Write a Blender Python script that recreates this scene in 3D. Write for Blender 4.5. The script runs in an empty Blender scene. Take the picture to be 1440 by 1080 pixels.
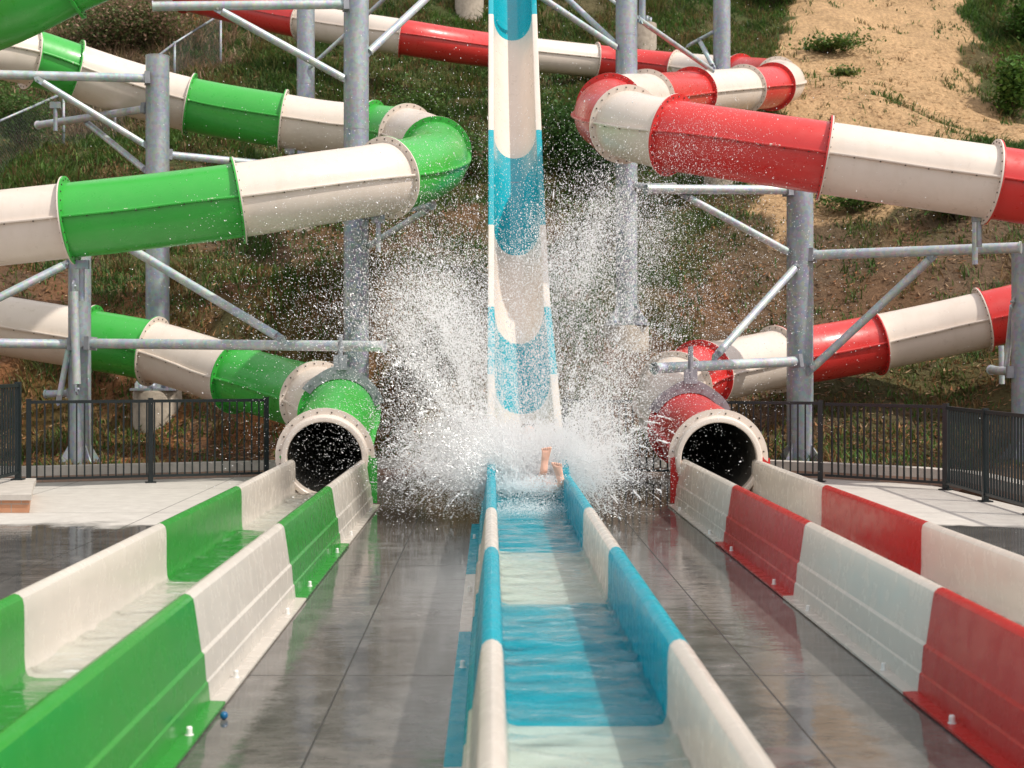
import bpy, bmesh, math, random
import numpy as np
from mathutils import Vector, Matrix, noise

random.seed(7); rng = np.random.default_rng(7)
S = bpy.context.scene
COL = S.collection
R = math.radians
F = 2000.0; CAMH = 1.5; VX, VY = 690.0, 510.0

def P(px, py, Y):
    """world point that stands at distance Y behind picture place (px, py)"""
    return Vector(((px-VX)*Y/F, Y, CAMH+(VY-py)*Y/F))

# ------------------------------------------------------------------ objects
def tag(o, label=None, cat=None, group=None, kind=None):
    if label: o['label'] = label
    if cat: o['category'] = cat
    if group: o['group'] = group
    if kind: o['kind'] = kind
    return o

def empty(name, loc, label=None, cat=None, group=None, rz=0.0):
    o = bpy.data.objects.new(name, None); COL.objects.link(o)
    o.location = loc; o.rotation_euler = (0, 0, rz); o.empty_display_size = .2
    return tag(o, label, cat, group)

class MB:
    def __init__(s): s.v = []; s.f = []; s.m = []; s.sm = []
    def add(s, vs, fs, mi=0, smooth=True):
        n = len(s.v); s.v += [tuple(v) for v in vs]
        for f in fs: s.f.append(tuple(i+n for i in f)); s.m.append(mi); s.sm.append(smooth)
    def box(s, c, size, mat=None, mi=0):
        hx, hy, hz = size[0]/2, size[1]/2, size[2]/2
        vs = [Vector((x, y, z)) for x in (-hx, hx) for y in (-hy, hy) for z in (-hz, hz)]
        if mat: vs = [mat @ v for v in vs]
        vs = [v+Vector(c) for v in vs]
        s.add(vs, [(0,1,3,2),(4,6,7,5),(0,4,5,1),(2,3,7,6),(0,2,6,4),(1,5,7,3)], mi, False)
    def cyl(s, a, b, r, n=16, r2=None, cap=True, mi=0):
        a, b = Vector(a), Vector(b); t = (b-a).normalized()
        u = t.orthogonal().normalized(); w = t.cross(u)
        r2 = r if r2 is None else r2; vs = []
        for c, rr in ((a, r), (b, r2)):
            for k in range(n):
                q = 2*math.pi*k/n; vs.append(c+u*(rr*math.cos(q))+w*(rr*math.sin(q)))
        s.add(vs, [(k, (k+1) % n, n+(k+1) % n, n+k) for k in range(n)], mi, True)
        if cap:
            s.add(vs[:n], [tuple(range(n))[::-1]], mi, False); s.add(vs[n:], [tuple(range(n))], mi, False)
    def loft(s, rings, closed=True, cap=False, mi=0, smooth=True, seglist=None):
        n = len(rings[0]); vs = [p for r in rings for p in r]; fs = []
        for i in range(len(rings)-1):
            for k in range(n if closed else n-1):
                a = i*n+k; b = i*n+(k+1) % n
                fs.append((a, b, b+n, a+n))
        s.add(vs, fs, mi, smooth)
        if cap:
            s.add(rings[0], [tuple(range(n))[::-1]], mi, False); s.add(rings[-1], [tuple(range(n))], mi, False)
    def build(s, name, mats, parent=None, origin=None, sharp=35):
        me = bpy.data.meshes.new(name)
        if parent is not None and origin is None:
            q = parent; origin = Vector((0, 0, 0))
            while q is not None: origin = origin+Vector(q.location); q = q.parent
        off = Vector(origin) if origin is not None else Vector((0, 0, 0))
        me.from_pydata([Vector(v)-off for v in s.v], [], s.f)
        for m in (mats if isinstance(mats, (list, tuple)) else [mats]): me.materials.append(m)
        me.polygons.foreach_set('material_index', s.m); me.polygons.foreach_set('use_smooth', s.sm)
        me.update()
        bm = bmesh.new(); bm.from_mesh(me)
        bmesh.ops.remove_doubles(bm, verts=bm.verts, dist=1e-5)
        bmesh.ops.recalc_face_normals(bm, faces=bm.faces)
        for e in bm.edges:
            if len(e.link_faces) == 2 and e.calc_face_angle(0) > R(sharp): e.smooth = False
        bm.to_mesh(me); bm.free()
        o = bpy.data.objects.new(name, me); COL.objects.link(o)
        if parent is None: o.location = off
        else: o.parent = parent
        return o

# ------------------------------------------------------------------ materials
def new_mat(name):
    m = bpy.data.materials.new(name); m.use_nodes = True
    nt = m.node_tree; return m, nt, nt.nodes, nt.links, nt.nodes['Principled BSDF']

def nnoise(N, L, scale, detail=4, rough=.55, vec=None, stretch=None, coord='Object'):
    tc = N.new('ShaderNodeTexCoord'); t = N.new('ShaderNodeTexNoise')
    t.inputs['Scale'].default_value = scale; t.inputs['Detail'].default_value = detail
    t.inputs['Roughness'].default_value = rough
    if stretch:
        mp = N.new('ShaderNodeMapping'); mp.inputs['Scale'].default_value = stretch
        L.new(tc.outputs[coord], mp.inputs['Vector']); L.new(mp.outputs[0], t.inputs['Vector'])
    else: L.new(tc.outputs[coord], t.inputs['Vector'])
    return t.outputs['Fac']

def ramp(N, L, src, a, b, ca=(0,0,0,1), cb=(1,1,1,1)):
    r = N.new('ShaderNodeValToRGB'); L.new(src, r.inputs['Fac'])
    r.color_ramp.elements[0].position = a; r.color_ramp.elements[1].position = b
    r.color_ramp.elements[0].color = ca; r.color_ramp.elements[1].color = cb
    return r.outputs['Color']

def mixc(N, L, f, a, b, mode='MIX'):
    m = N.new('ShaderNodeMix'); m.data_type = 'RGBA'; m.blend_type = mode
    for s, i in ((f, 0), (a, 6), (b, 7)):
        if hasattr(s, 'links') or isinstance(s, bpy.types.NodeSocket): L.new(s, m.inputs[i])
        else: m.inputs[i].default_value = s
    return m.outputs[2]

def bump(N, L, src, strength, dist, prev=None):
    b = N.new('ShaderNodeBump'); b.inputs['Strength'].default_value = strength; b.inputs['Distance'].default_value = dist
    L.new(src, b.inputs['Height'])
    if prev is not None: L.new(prev, b.inputs['Normal'])
    return b.outputs['Normal']

def gel(name, col, rough=.22, dirt=(.35, .3, .22), dirt_amt=.12, coat=.35, wet=False, trans=0.0):
    m, nt, N, L, b = new_mat(name)
    n1 = nnoise(N, L, 1.6, 5, .6); n2 = nnoise(N, L, 9, 4, .6)
    dk = tuple(c*.93 for c in col)+(1,)
    c = mixc(N, L, ramp(N, L, n1, .35, .7), col+(1,), dk)
    st = nnoise(N, L, 3.0, 5, .65, stretch=(2.2, 2.2, .35))
    mult = N.new('ShaderNodeMath'); mult.operation = 'MULTIPLY'; mult.inputs[1].default_value = dirt_amt
    L.new(ramp(N, L, st, .5, .8), mult.inputs[0])
    c = mixc(N, L, mult.outputs[0], c, dirt+(1,))
    L.new(c, b.inputs['Base Color'])
    rr = N.new('ShaderNodeMapRange'); L.new(n2, rr.inputs[0])
    rr.inputs[1].default_value = .3; rr.inputs[2].default_value = .7
    rr.inputs[3].default_value = rough*.7; rr.inputs[4].default_value = rough*1.7
    L.new(rr.outputs[0], b.inputs['Roughness'])
    b.inputs['Coat Weight'].default_value = coat; b.inputs['Coat Roughness'].default_value = .08 if wet else .16
    nb = bump(N, L, n2, .035 if wet else .06, .01)
    if wet:
        drip = nnoise(N, L, 14, 3, .6, stretch=(1, 1, .12)); nb = bump(N, L, drip, .035, .003, nb)
    L.new(nb, b.inputs['Normal'])
    if name.startswith(('wet_red', 'wet_teal')): b.inputs['Specular IOR Level'].default_value = .3
    if trans > 0:
        tr = N.new('ShaderNodeBsdfTranslucent'); L.new(c, tr.inputs['Color'])
        mx = N.new('ShaderNodeMixShader'); mx.inputs[0].default_value = trans
        L.new(b.outputs[0], mx.inputs[1]); L.new(tr.outputs[0], mx.inputs[2])
        L.new(mx.outputs[0], N['Material Output'].inputs['Surface'])
    return m

GREEN = (.045, .41, .055); CREAM = (.74, .65, .57); RED = (.62, .038, .034); TEAL = (.0, .36, .44)
M = {}
M['g'] = gel('green_gelcoat', GREEN, .3, dirt_amt=.04, coat=.2); M['c'] = gel('cream_gelcoat', CREAM, .32, dirt=(.5, .40, .28), dirt_amt=.22, coat=.15)
M['r'] = gel('red_gelcoat', RED, .3, dirt_amt=.04, coat=.2); M['b'] = gel('teal_gelcoat', TEAL)
M['gw'] = gel('wet_green_gelcoat', GREEN, .2, wet=True, coat=.3, trans=.3, dirt_amt=.03); M['cw'] = gel('wet_cream_gelcoat', (.87, .82, .75), .2, wet=True, coat=.2, trans=.35, dirt_amt=.06)
M['rw'] = gel('wet_red_gelcoat', RED, .22, wet=True, coat=.05, trans=.25, dirt_amt=.03); M['bw'] = gel('wet_teal_gelcoat', (.0, .56, .68), .22, wet=True, coat=.1, trans=.42, dirt_amt=.03)

def simple(name, col, rough=.5, metal=0.0, ns=6, var=.25, bs=.2, bd=.01):
    m, nt, N, L, b = new_mat(name)
    n1 = nnoise(N, L, ns, 6, .6)
    c = mixc(N, L, ramp(N, L, n1, .3, .7), tuple(x*(1-var) for x in col)+(1,), tuple(min(1, x*(1+var)) for x in col)+(1,))
    L.new(c, b.inputs['Base Color']); b.inputs['Roughness'].default_value = rough; b.inputs['Metallic'].default_value = metal
    L.new(bump(N, L, nnoise(N, L, ns*6, 4, .6), bs, bd), b.inputs['Normal'])
    return m

def galv(nm='galvanised_steel', ca=(.22, .26, .30, 1), cb2=(.42, .45, .47, 1)):
    m, nt, N, L, b = new_mat(nm)
    tc = N.new('ShaderNodeTexCoord'); v = N.new('ShaderNodeTexVoronoi'); v.inputs['Scale'].default_value = 22
    L.new(tc.outputs['Object'], v.inputs['Vector'])
    n1 = nnoise(N, L, 2.2, 6, .65, stretch=(1.5, 1.5, .4))
    c = mixc(N, L, ramp(N, L, n1, .3, .72), ca, cb2)
    c = mixc(N, L, .16, c, v.outputs['Color'], 'OVERLAY')
    L.new(c, b.inputs['Base Color'])
    b.inputs['Metallic'].default_value = .35; b.inputs['Roughness'].default_value = .48
    L.new(bump(N, L, nnoise(N, L, 30, 3, .6), .1, .004), b.inputs['Normal'])
    return m
M['tube_shade'] = simple('painted_tube_shade', (.11, .105, .09), .5, bs=.0)  # shade inside the tubes, put into the colour of their inner gelcoat face
def chipped(name, col):
    m = gel(name, col, .3, dirt_amt=.04, coat=.1); nt = m.node_tree; N, L = nt.nodes, nt.links; b = N['Principled BSDF']
    src = b.inputs['Base Color'].links[0].from_socket; f = ramp(N, L, nnoise(N, L, 7, 6, .75), .60, .64)
    L.new(mixc(N, L, f, src, (.72, .68, .6, 1)), b.inputs['Base Color']); return m
M['gs'] = chipped('green_gelcoat_chipped_edge', GREEN); M['rs'] = chipped('red_gelcoat_chipped_edge', RED)
M['galv'] = galv(); M['galv2'] = galv('bright_galvanised_pipe', (.36, .43, .46, 1), (.62, .65, .66, 1))
M['bolt'] = simple('dull_bolt_steel', (.10, .085, .07), .5, .5)
M['plate'] = simple('grey_plate_steel', (.27, .28, .31), .5, .3)
M['fence'] = simple('black_powder_coat', (.008, .015, .017), .38, 0, 5, .2, .05)
M['cap'] = simple('white_plastic', (.78, .77, .74), .4)
M['ball'] = simple('blue_ball_plastic', (.01, .12, .28), .2)
M['wire'] = simple('chain_wire', (.16, .17, .16), .5, .4)
M['skin'] = simple('skin', (.80, .46, .34), .45, 0, 14, .12, .1, .003)
M['shorts'] = simple('swim_shorts', (.04, .06, .14), .7)
M['hair'] = simple('dark_hair', (.03, .02, .013), .6)
M['bark'] = simple('stem_brown', (.09, .07, .035), .8)

def brick_mat(name, ca, cb, mortar, sx=2.4, scale=1.0):
    m, nt, N, L, b = new_mat(name)
    tc = N.new('ShaderNodeTexCoord'); sp = N.new('ShaderNodeSeparateXYZ'); cb_ = N.new('ShaderNodeCombineXYZ')
    L.new(tc.outputs['Object'], sp.inputs[0])
    ad = N.new('ShaderNodeMath'); ad.operation = 'ADD'; L.new(sp.outputs['X'], ad.inputs[0]); L.new(sp.outputs['Y'], ad.inputs[1])
    L.new(ad.outputs[0], cb_.inputs['X']); L.new(sp.outputs['Z'], cb_.inputs['Y'])
    t = N.new('ShaderNodeTexBrick'); L.new(cb_.outputs[0], t.inputs['Vector'])
    t.inputs['Scale'].default_value = sx; t.inputs['Color1'].default_value = ca+(1,); t.inputs['Color2'].default_value = cb+(1,)
    t.inputs['Mortar'].default_value = mortar+(1,); t.inputs['Mortar Size'].default_value = .012
    t.inputs['Brick Width'].default_value = .48; t.inputs['Row Height'].default_value = .22
    n = nnoise(N, L, 12, 5, .7)
    c = mixc(N, L, .5, t.outputs['Color'], ramp(N, L, n, .2, .8, (.55, .55, .55, 1), (1, 1, 1, 1)), 'MULTIPLY')
    L.new(c, b.inputs['Base Color']); b.inputs['Roughness'].default_value = .85
    L.new(bump(N, L, n, .4, .01), b.inputs['Normal'])
    return m
M['brick'] = brick_mat('pale_brick', (.48, .32, .24), (.42, .29, .23), (.3, .26, .22))
M['brick_o'] = brick_mat('orange_brick', (.55, .27, .15), (.47, .23, .14), (.4, .33, .27))
M['block'] = brick_mat('weathered_block', (.28, .15, .1), (.22, .13, .1), (.1, .08, .06))
M['conc'] = simple('pale_concrete', (.5, .46, .41), .85, 0, 5, .14, .3, .01)
M['ped'] = simple('pedestal_concrete', (.42, .36, .29), .9, 0, 9, .22, .6, .02)

# ------------------------------------------------------------------ terrain
def sstep(a, b, x):
    t = np.clip((x-a)/(b-a), 0, 1); return t*t*(3-2*t)

_oct = [(rng.uniform(-1, 1, 2)*f, rng.uniform(0, 6.28), a) for f, a in
        [(.35, .22), (.35, .22), (.6, .14), (.7, .12), (1.1, .07), (1.5, .06), (2.6, .03), (3.1, .03), (5, .018), (6, .018)] for _ in (0, 1)]
def tern(x, y):
    z = 0
    for k, p, a in _oct: z = z+a*np.sin(k[0]*x*1.6+k[1]*y*1.6+p)
    return z
def edgeY(x):
    """y of the kerb line behind which the planted ground starts"""
    return np.interp(x, [-8, -5.8, -2.9, 0, 3.2, 4.3, 5.62, 5.68, 9], [17.7, 17.75, 18.8, 19.3, 19.35, 18.5, 17.3, 2, 2])
def hillz(x, y):
    e = np.minimum(edgeY(x), 30)
    e2 = np.minimum(e, 17.3)*0+np.maximum(e, 17.3)
    base = .06*sstep(0, .5, y-e)-.12*(1-sstep(-.3, .05, y-e))
    rise = np.maximum(y-20.2, 0); r = .5*rise*sstep(0, 3, rise)+.05*np.clip(y-e2, 0, 3)
    r = r+.16*np.maximum(y-42, 0)
    r = r-.04*np.maximum(rise-5, 0)*sstep(6, 14, x)*.5
    return base+r+tern(x, y)*sstep(1.5, 5, y-e2)
def vnoise(x, y, f, seed=0):
    """cheap value noise on arrays, 0..1"""
    g = np.random.default_rng(seed).random((256, 256))
    X = x*f+100; Y = y*f+100; i = np.floor(X).astype(int); j = np.floor(Y).astype(int)
    u = X-i; v = Y-j; u = u*u*(3-2*u); v = v*v*(3-2*v)
    a = g[i % 256, j % 256]; b = g[(i+1) % 256, j % 256]; c = g[i % 256, (j+1) % 256]; d = g[(i+1) % 256, (j+1) % 256]
    return (a*(1-u)+b*u)*(1-v)+(c*(1-u)+d*u)*v
def fbm(x, y, f, seed=0, o=4):
    s = 0; t = 0
    for k in range(o): s = s+vnoise(x, y, f*2**k, seed+k)*.55**k; t += .55**k
    return s/t
SAND = [(5.5, 27.8), (8.6, 28.4), (10, 31.0), (13.2, 33.4), (22, 38), (22, 39.5), (15.0, 39.0), (13.7, 41.0), (16.9, 49), (25, 75), (16, 75), (10.6, 49), (8.5, 42.5), (7.1, 36)]
def inpoly(x, y, poly):
    r = np.zeros(x.shape, bool); n = len(poly)
    for i in range(n):
        x1, y1 = poly[i]; x2, y2 = poly[(i+1) % n]
        c = ((y1 > y) != (y2 > y)) & (x < (x2-x1)*(y-y1)/(y2-y1+1e-9)+x1); r ^= c
    return r
def sandmask(x, y):
    w = (fbm(x, y, .9, 31)-.5)*2.4
    return inpoly(x+w, y+w*.8, SAND)

def fast_mesh(name, v, f_idx, nper, mat, cols=None, smooth=False, parent=None):
    """v (n,3), f_idx (m,nper)"""
    me = bpy.data.meshes.new(name); n = len(v); m = len(f_idx)
    me.vertices.add(n); me.vertices.foreach_set('co', np.asarray(v, np.float32).ravel())
    me.loops.add(m*nper); me.loops.foreach_set('vertex_index', np.asarray(f_idx, np.int32).ravel())
    me.polygons.add(m); me.polygons.foreach_set('loop_start', np.arange(0, m*nper, nper, dtype=np.int32))
    me.polygons.foreach_set('loop_total', np.full(m, nper, np.int32))
    me.polygons.foreach_set('use_smooth', np.full(m, smooth, bool))
    me.update(calc_edges=True); me.validate()
    if cols is not None:
        a = me.color_attributes.new('tint', 'FLOAT_COLOR', 'POINT')
        c4 = np.ones((n, 4), np.float32); c4[:, :3] = cols; a.data.foreach_set('color', c4.ravel())
    me.materials.append(mat)
    o = bpy.data.objects.new(name, me); COL.objects.link(o)
    if parent: o.parent = parent
    return o

def hill():
    xs = np.concatenate([np.linspace(-75, -26, 30), np.linspace(-25.7, 25.7, 330), np.linspace(26, 75, 30)])
    ys = np.concatenate([np.linspace(-12, 13.5, 30), np.linspace(14, 52, 300), np.linspace(52.5, 110, 50)])
    X, Y = np.meshgrid(xs, ys); x = X.ravel(); y = Y.ravel(); z = hillz(x, y)
    nx = len(xs); ny = len(ys); idx = np.arange(nx*ny).reshape(ny, nx)
    f = np.stack([idx[:-1, :-1], idx[:-1, 1:], idx[1:, 1:], idx[1:, :-1]], -1).reshape(-1, 4)
    sand = sandmask(x, y)[:, None]
    soil = np.array([.185, .12, .078]); orange = np.array([.40, .16, .055]); grass = np.array([.085, .105, .038]); sc = np.array([.62, .41, .225])
    g = sstep(.42, .60, fbm(x, y, .35, 5))[:, None]; low = (1-sstep(19.5, 25, y))[:, None]
    up = sstep(26, 32, y)[:, None]
    om = (sstep(.5, .64, fbm(x, y, .8, 12)))[:, None]
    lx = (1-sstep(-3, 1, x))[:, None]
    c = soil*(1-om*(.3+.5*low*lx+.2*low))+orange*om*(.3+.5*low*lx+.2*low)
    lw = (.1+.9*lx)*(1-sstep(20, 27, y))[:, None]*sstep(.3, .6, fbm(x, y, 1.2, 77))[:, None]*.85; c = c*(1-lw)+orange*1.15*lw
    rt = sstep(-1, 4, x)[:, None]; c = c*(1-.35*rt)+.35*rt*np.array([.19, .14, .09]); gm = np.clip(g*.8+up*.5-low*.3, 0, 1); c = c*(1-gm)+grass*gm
    ul = (sstep(33, 40, y)*(1-sstep(-8.5, -7, x)))[:, None]*sstep(.5, .6, fbm(x, y, .7, 91))[:, None]
    c = c*(1-ul*.8)+orange*ul*.8
    c = c*(1-sand)+sc*(.85+.3*fbm(x, y, 1.5, 41)[:, None])*sand
    m, nt, N, L, b = new_mat('hillside_soil')
    at = N.new('ShaderNodeVertexColor'); at.layer_name = 'tint'
    n1 = nnoise(N, L, 9, 8, .75); n2 = nnoise(N, L, 1.3, 6, .7); n3 = nnoise(N, L, 6, 5, .6, stretch=(5, .35, .35))
    cc = mixc(N, L, .75, at.outputs['Color'], ramp(N, L, n1, .3, .68, (.3, .3, .32, 1), (1.0, 1.0, 1.0, 1)), 'MULTIPLY')
    cc = mixc(N, L, .5, cc, ramp(N, L, n2, .35, .65, (.6, .62, .6, 1), (1, 1, 1, 1)), 'MULTIPLY')
    cc = mixc(N, L, .35, cc, ramp(N, L, n3, .35, .6, (.62, .58, .55, 1), (1, 1, 1, 1)), 'MULTIPLY')
    hs = N.new('ShaderNodeHueSaturation'); hs.inputs['Value'].default_value = 1.35; L.new(cc, hs.inputs['Color'])
    L.new(hs.outputs[0], b.inputs['Base Color']); b.inputs['Roughness'].default_value = .95; b.inputs['Specular IOR Level'].default_value = .1
    L.new(bump(N, L, n1, .9, .12), b.inputs['Normal'])
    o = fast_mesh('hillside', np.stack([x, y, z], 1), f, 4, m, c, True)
    tag(o, 'grassy brown hillside rising behind the slides', None, None, 'structure')
hill()

# --------- leaf material shared by all plants
def leafmat():
    m, nt, N, L, b = new_mat('leaf')
    at = N.new('ShaderNodeVertexColor'); at.layer_name = 'tint'
    L.new(at.outputs['Color'], b.inputs['Base Color']); b.inputs['Roughness'].default_value = .6
    b.inputs['Specular IOR Level'].default_value = .25
    tr = N.new('ShaderNodeBsdfTranslucent'); L.new(at.outputs['Color'], tr.inputs['Color'])
    mx = N.new('ShaderNodeMixShader'); mx.inputs[0].default_value = .3
    L.new(b.outputs[0], mx.inputs[1]); L.new(tr.outputs[0], mx.inputs[2]); L.new(mx.outputs[0], N['Material Output'].inputs['Surface'])
    return m
M['leaf'] = leafmat()

def blades(cx, cy, cz, h, w, lean, cols, ang=None):
    """one bent blade (3 triangles as 2 quads-ish -> 2 tris) per entry; arrays"""
    n = len(cx); a = rng.uniform(0, 6.283, n) if ang is None else ang
    dx, dy = np.cos(a), np.sin(a); px, py = -dy, dx
    base1 = np.stack([cx-px*w, cy-py*w, cz-.02+0*cx], 1); base2 = np.stack([cx+px*w, cy+py*w, cz-.02+0*cx], 1)
    m1 = np.stack([cx+dx*lean*.35-px*w*.9, cy+dy*lean*.35-py*w*.9, cz+h*.6], 1)
    m2 = np.stack([cx+dx*lean*.35+px*w*.9, cy+dy*lean*.35+py*w*.9, cz+h*.6], 1)
    tip = np.stack([cx+dx*lean, cy+dy*lean, cz+h], 1)
    v = np.stack([base1, base2, m2, m1, tip], 1).reshape(-1, 3)
    i = np.arange(n)*5
    f = np.concatenate([np.stack([i, i+1, i+2], 1), np.stack([i, i+2, i+3], 1), np.stack([i+3, i+2, i+4], 1)])
    return v, f, np.repeat(cols, 5, 0)

def vegetation():
    V, Fc, C = [], [], []; off = 0
    def push(v, f, c):
        nonlocal off
        V.append(v); Fc.append(f+off); C.append(c); off += len(v)
    # clump centres, denser where the hill is seen nearer
    n = 60000
    Y = 18.3+(rng.random(n)**.85)*34; X = rng.uniform(-1, 1, n)*(Y*.40)+Y*.012
    e = edgeY(X); keep = (Y > e+.35) & (np.abs(X) < 30)
    sand = sandmask(X, Y)
    g = fbm(X, Y, .35, 5); g2 = fbm(X, Y, 1.6, 9)
    low = 1-sstep(19.5, 25, Y); up = sstep(26, 32, Y)
    dens = np.clip(sstep(.40, .56, g)*.65+up*.5+.2-low*.06, .05, 1)*sstep(.3, .55, g2)
    dens = np.where(sand, .018+.25*sstep(.62, .7, fbm(X, Y, .5, 55)), dens)
    right = sstep(2, 7, X)*(1-up); dens = dens*(1-.3*right)
    keep &= rng.random(n) < dens
    X, Y, sand = X[keep], Y[keep], sand[keep]; nk = len(X)
    kind = fbm(X, Y, .6, 21)+rng.normal(0, .07, nk)
    hgt = .05+.12*rng.random(nk)**2+.16*sstep(.55, .72, fbm(X, Y, .9, 66))+.08*sstep(27, 34, Y); hgt = np.where(Y < 21, hgt*.8, hgt)
    hgt = np.where(sand, hgt*.6, hgt)
    pal = np.array([[.075, .145, .032], [.06, .12, .03], [.12, .165, .045], [.17, .17, .06], [.20, .14, .06], [.09, .165, .035]])
    ki = np.clip((kind-.3)/.4*6, 0, 5.99).astype(int); base = pal[ki]
    # green clumps of the upper slope versus dry ones at the bottom
    dry = (rng.random(nk) < .35*(1-sstep(21, 28, Y))); base[dry] = [.23, .13, .055]
    pink = (X < -7.2) & (Y > 33) & (rng.random(nk) < .35); base[pink] = [.30, .21, .13]
    for rep in range(11):
        jx = X+rng.normal(0, .12, nk); jy = Y+rng.normal(0, .12, nk)
        c = base*rng.uniform(.55, 1.35, (nk, 1))*rng.uniform(.9, 1.1, (nk, 3))
        h = hgt*rng.uniform(.5, 1.25, nk); h = np.where(pink, h*1.9, h)
        push(*blades(jx, jy, hillz(jx, jy), h, .006+.012*rng.random(nk)*(Y/30), h*rng.uniform(.3, 1.6, nk), c))
    # mulch, straw and small stones lying on the slope
    m = 60000; y = 18.5+(rng.random(m)**1.3)*24; x = rng.uniform(-1, 1, m)*(y*.39)+y*.012
    k = (y > edgeY(x)+.25); x, y = x[k], y[k]; m = len(x); sd = sandmask(x, y)
    pc = np.array([[.42, .22, .10], [.34, .14, .055], [.50, .34, .2], [.10, .06, .035], [.22, .11, .05]])[rng.integers(0, 5, m)]
    pc[sd] = pc[sd]*.3+np.array([.5, .36, .2])*.7
    a = rng.uniform(0, 6.283, m); l = rng.uniform(.02, .085, m); w = rng.uniform(.006, .022, m); z = hillz(x, y)+.012
    tz = rng.uniform(0, .035, m); dx, dy = np.cos(a), np.sin(a)
    v = np.stack([np.stack([x-dx*l-dy*w, y-dy*l+dx*w, z], 1), np.stack([x-dx*l+dy*w, y-dy*l-dx*w, z-.01+0*z], 1),
                  np.stack([x+dx*l+dy*w, y+dy*l-dx*w, hillz(x+dx*l, y+dy*l)+tz], 1)], 1).reshape(-1, 3)
    i = np.arange(m)*3
    push(v, np.stack([i, i+1, i+2], 1), np.repeat(pc*rng.uniform(.6, 1.2, (m, 1)), 3, 0))
    o = fast_mesh('hillside_grass', np.concatenate(V), np.concatenate(Fc), 3, M['leaf'], np.concatenate(C))
    tag(o, 'rough grass, weeds and straw growing over the brown hillside', 'grass', None, 'stuff')
vegetation()

def shrub(px, py, Yg, h, wd, n, col, label, name='shrub', leaf=.05, group=None, pinks=0.0):
    """a leafy bush standing on the hill: stem part and crown part"""
    x = (px-VX)*Yg/F; z = float(hillz(np.array([x]), np.array([Yg]))[0])
    root = empty(name, (x, Yg, z), label, name.replace('_', ' '), group)
    mb = MB(); tips = []
    for k in range(9):
        a = random.uniform(0, 6.28); r = random.uniform(.1, .8)*wd; hh = h*random.uniform(.5, .95)
        top = Vector((math.cos(a)*r, math.sin(a)*r, hh)); mid = top*.5+Vector((0, 0, .08*h))
        mb.cyl((0, 0, -.05), mid, .018, 6, .012); mb.cyl(mid, top, .012, 6, .004); tips += [mid, top, top*.8]
    st = mb.build('stem', M['bark'], root, origin=(0, 0, 0))
    t = np.array([list(tips[i]) for i in rng.integers(0, len(tips), n)])
    c = t+rng.normal(0, 1, (n, 3))*np.array([wd*.3, wd*.3, h*.16]); c[:, 2] = np.abs(c[:, 2])
    a = rng.uniform(0, 6.283, n); el = rng.uniform(-.5, 1.1, n); l = leaf*rng.uniform(.5, 1.3, n); w = l*.38
    d = np.stack([np.cos(a)*np.cos(el), np.sin(a)*np.cos(el), np.sin(el)], 1); s = np.stack([-np.sin(a), np.cos(a), 0*a], 1)
    v = np.stack([c, c+d*l[:, None]*.5+s*w[:, None], c+d*l[:, None], c+d*l[:, None]*.5-s*w[:, None]], 1).reshape(-1, 3)
    i = np.arange(n)*4; f = np.stack([i, i+1, i+2, i+3], 1)
    cc = np.array(col)[None]*2.0*rng.uniform(.5, 1.5, (n, 1))*rng.uniform(.9, 1.1, (n, 3))
    if pinks: q = rng.random(n) < pinks; cc[q] = np.array([.46, .29, .22])*rng.uniform(.6, 1.2, (q.sum(), 1))
    fast_mesh('crown', v, f, 4, M['leaf'], np.repeat(cc, 4, 0), parent=root)

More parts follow.
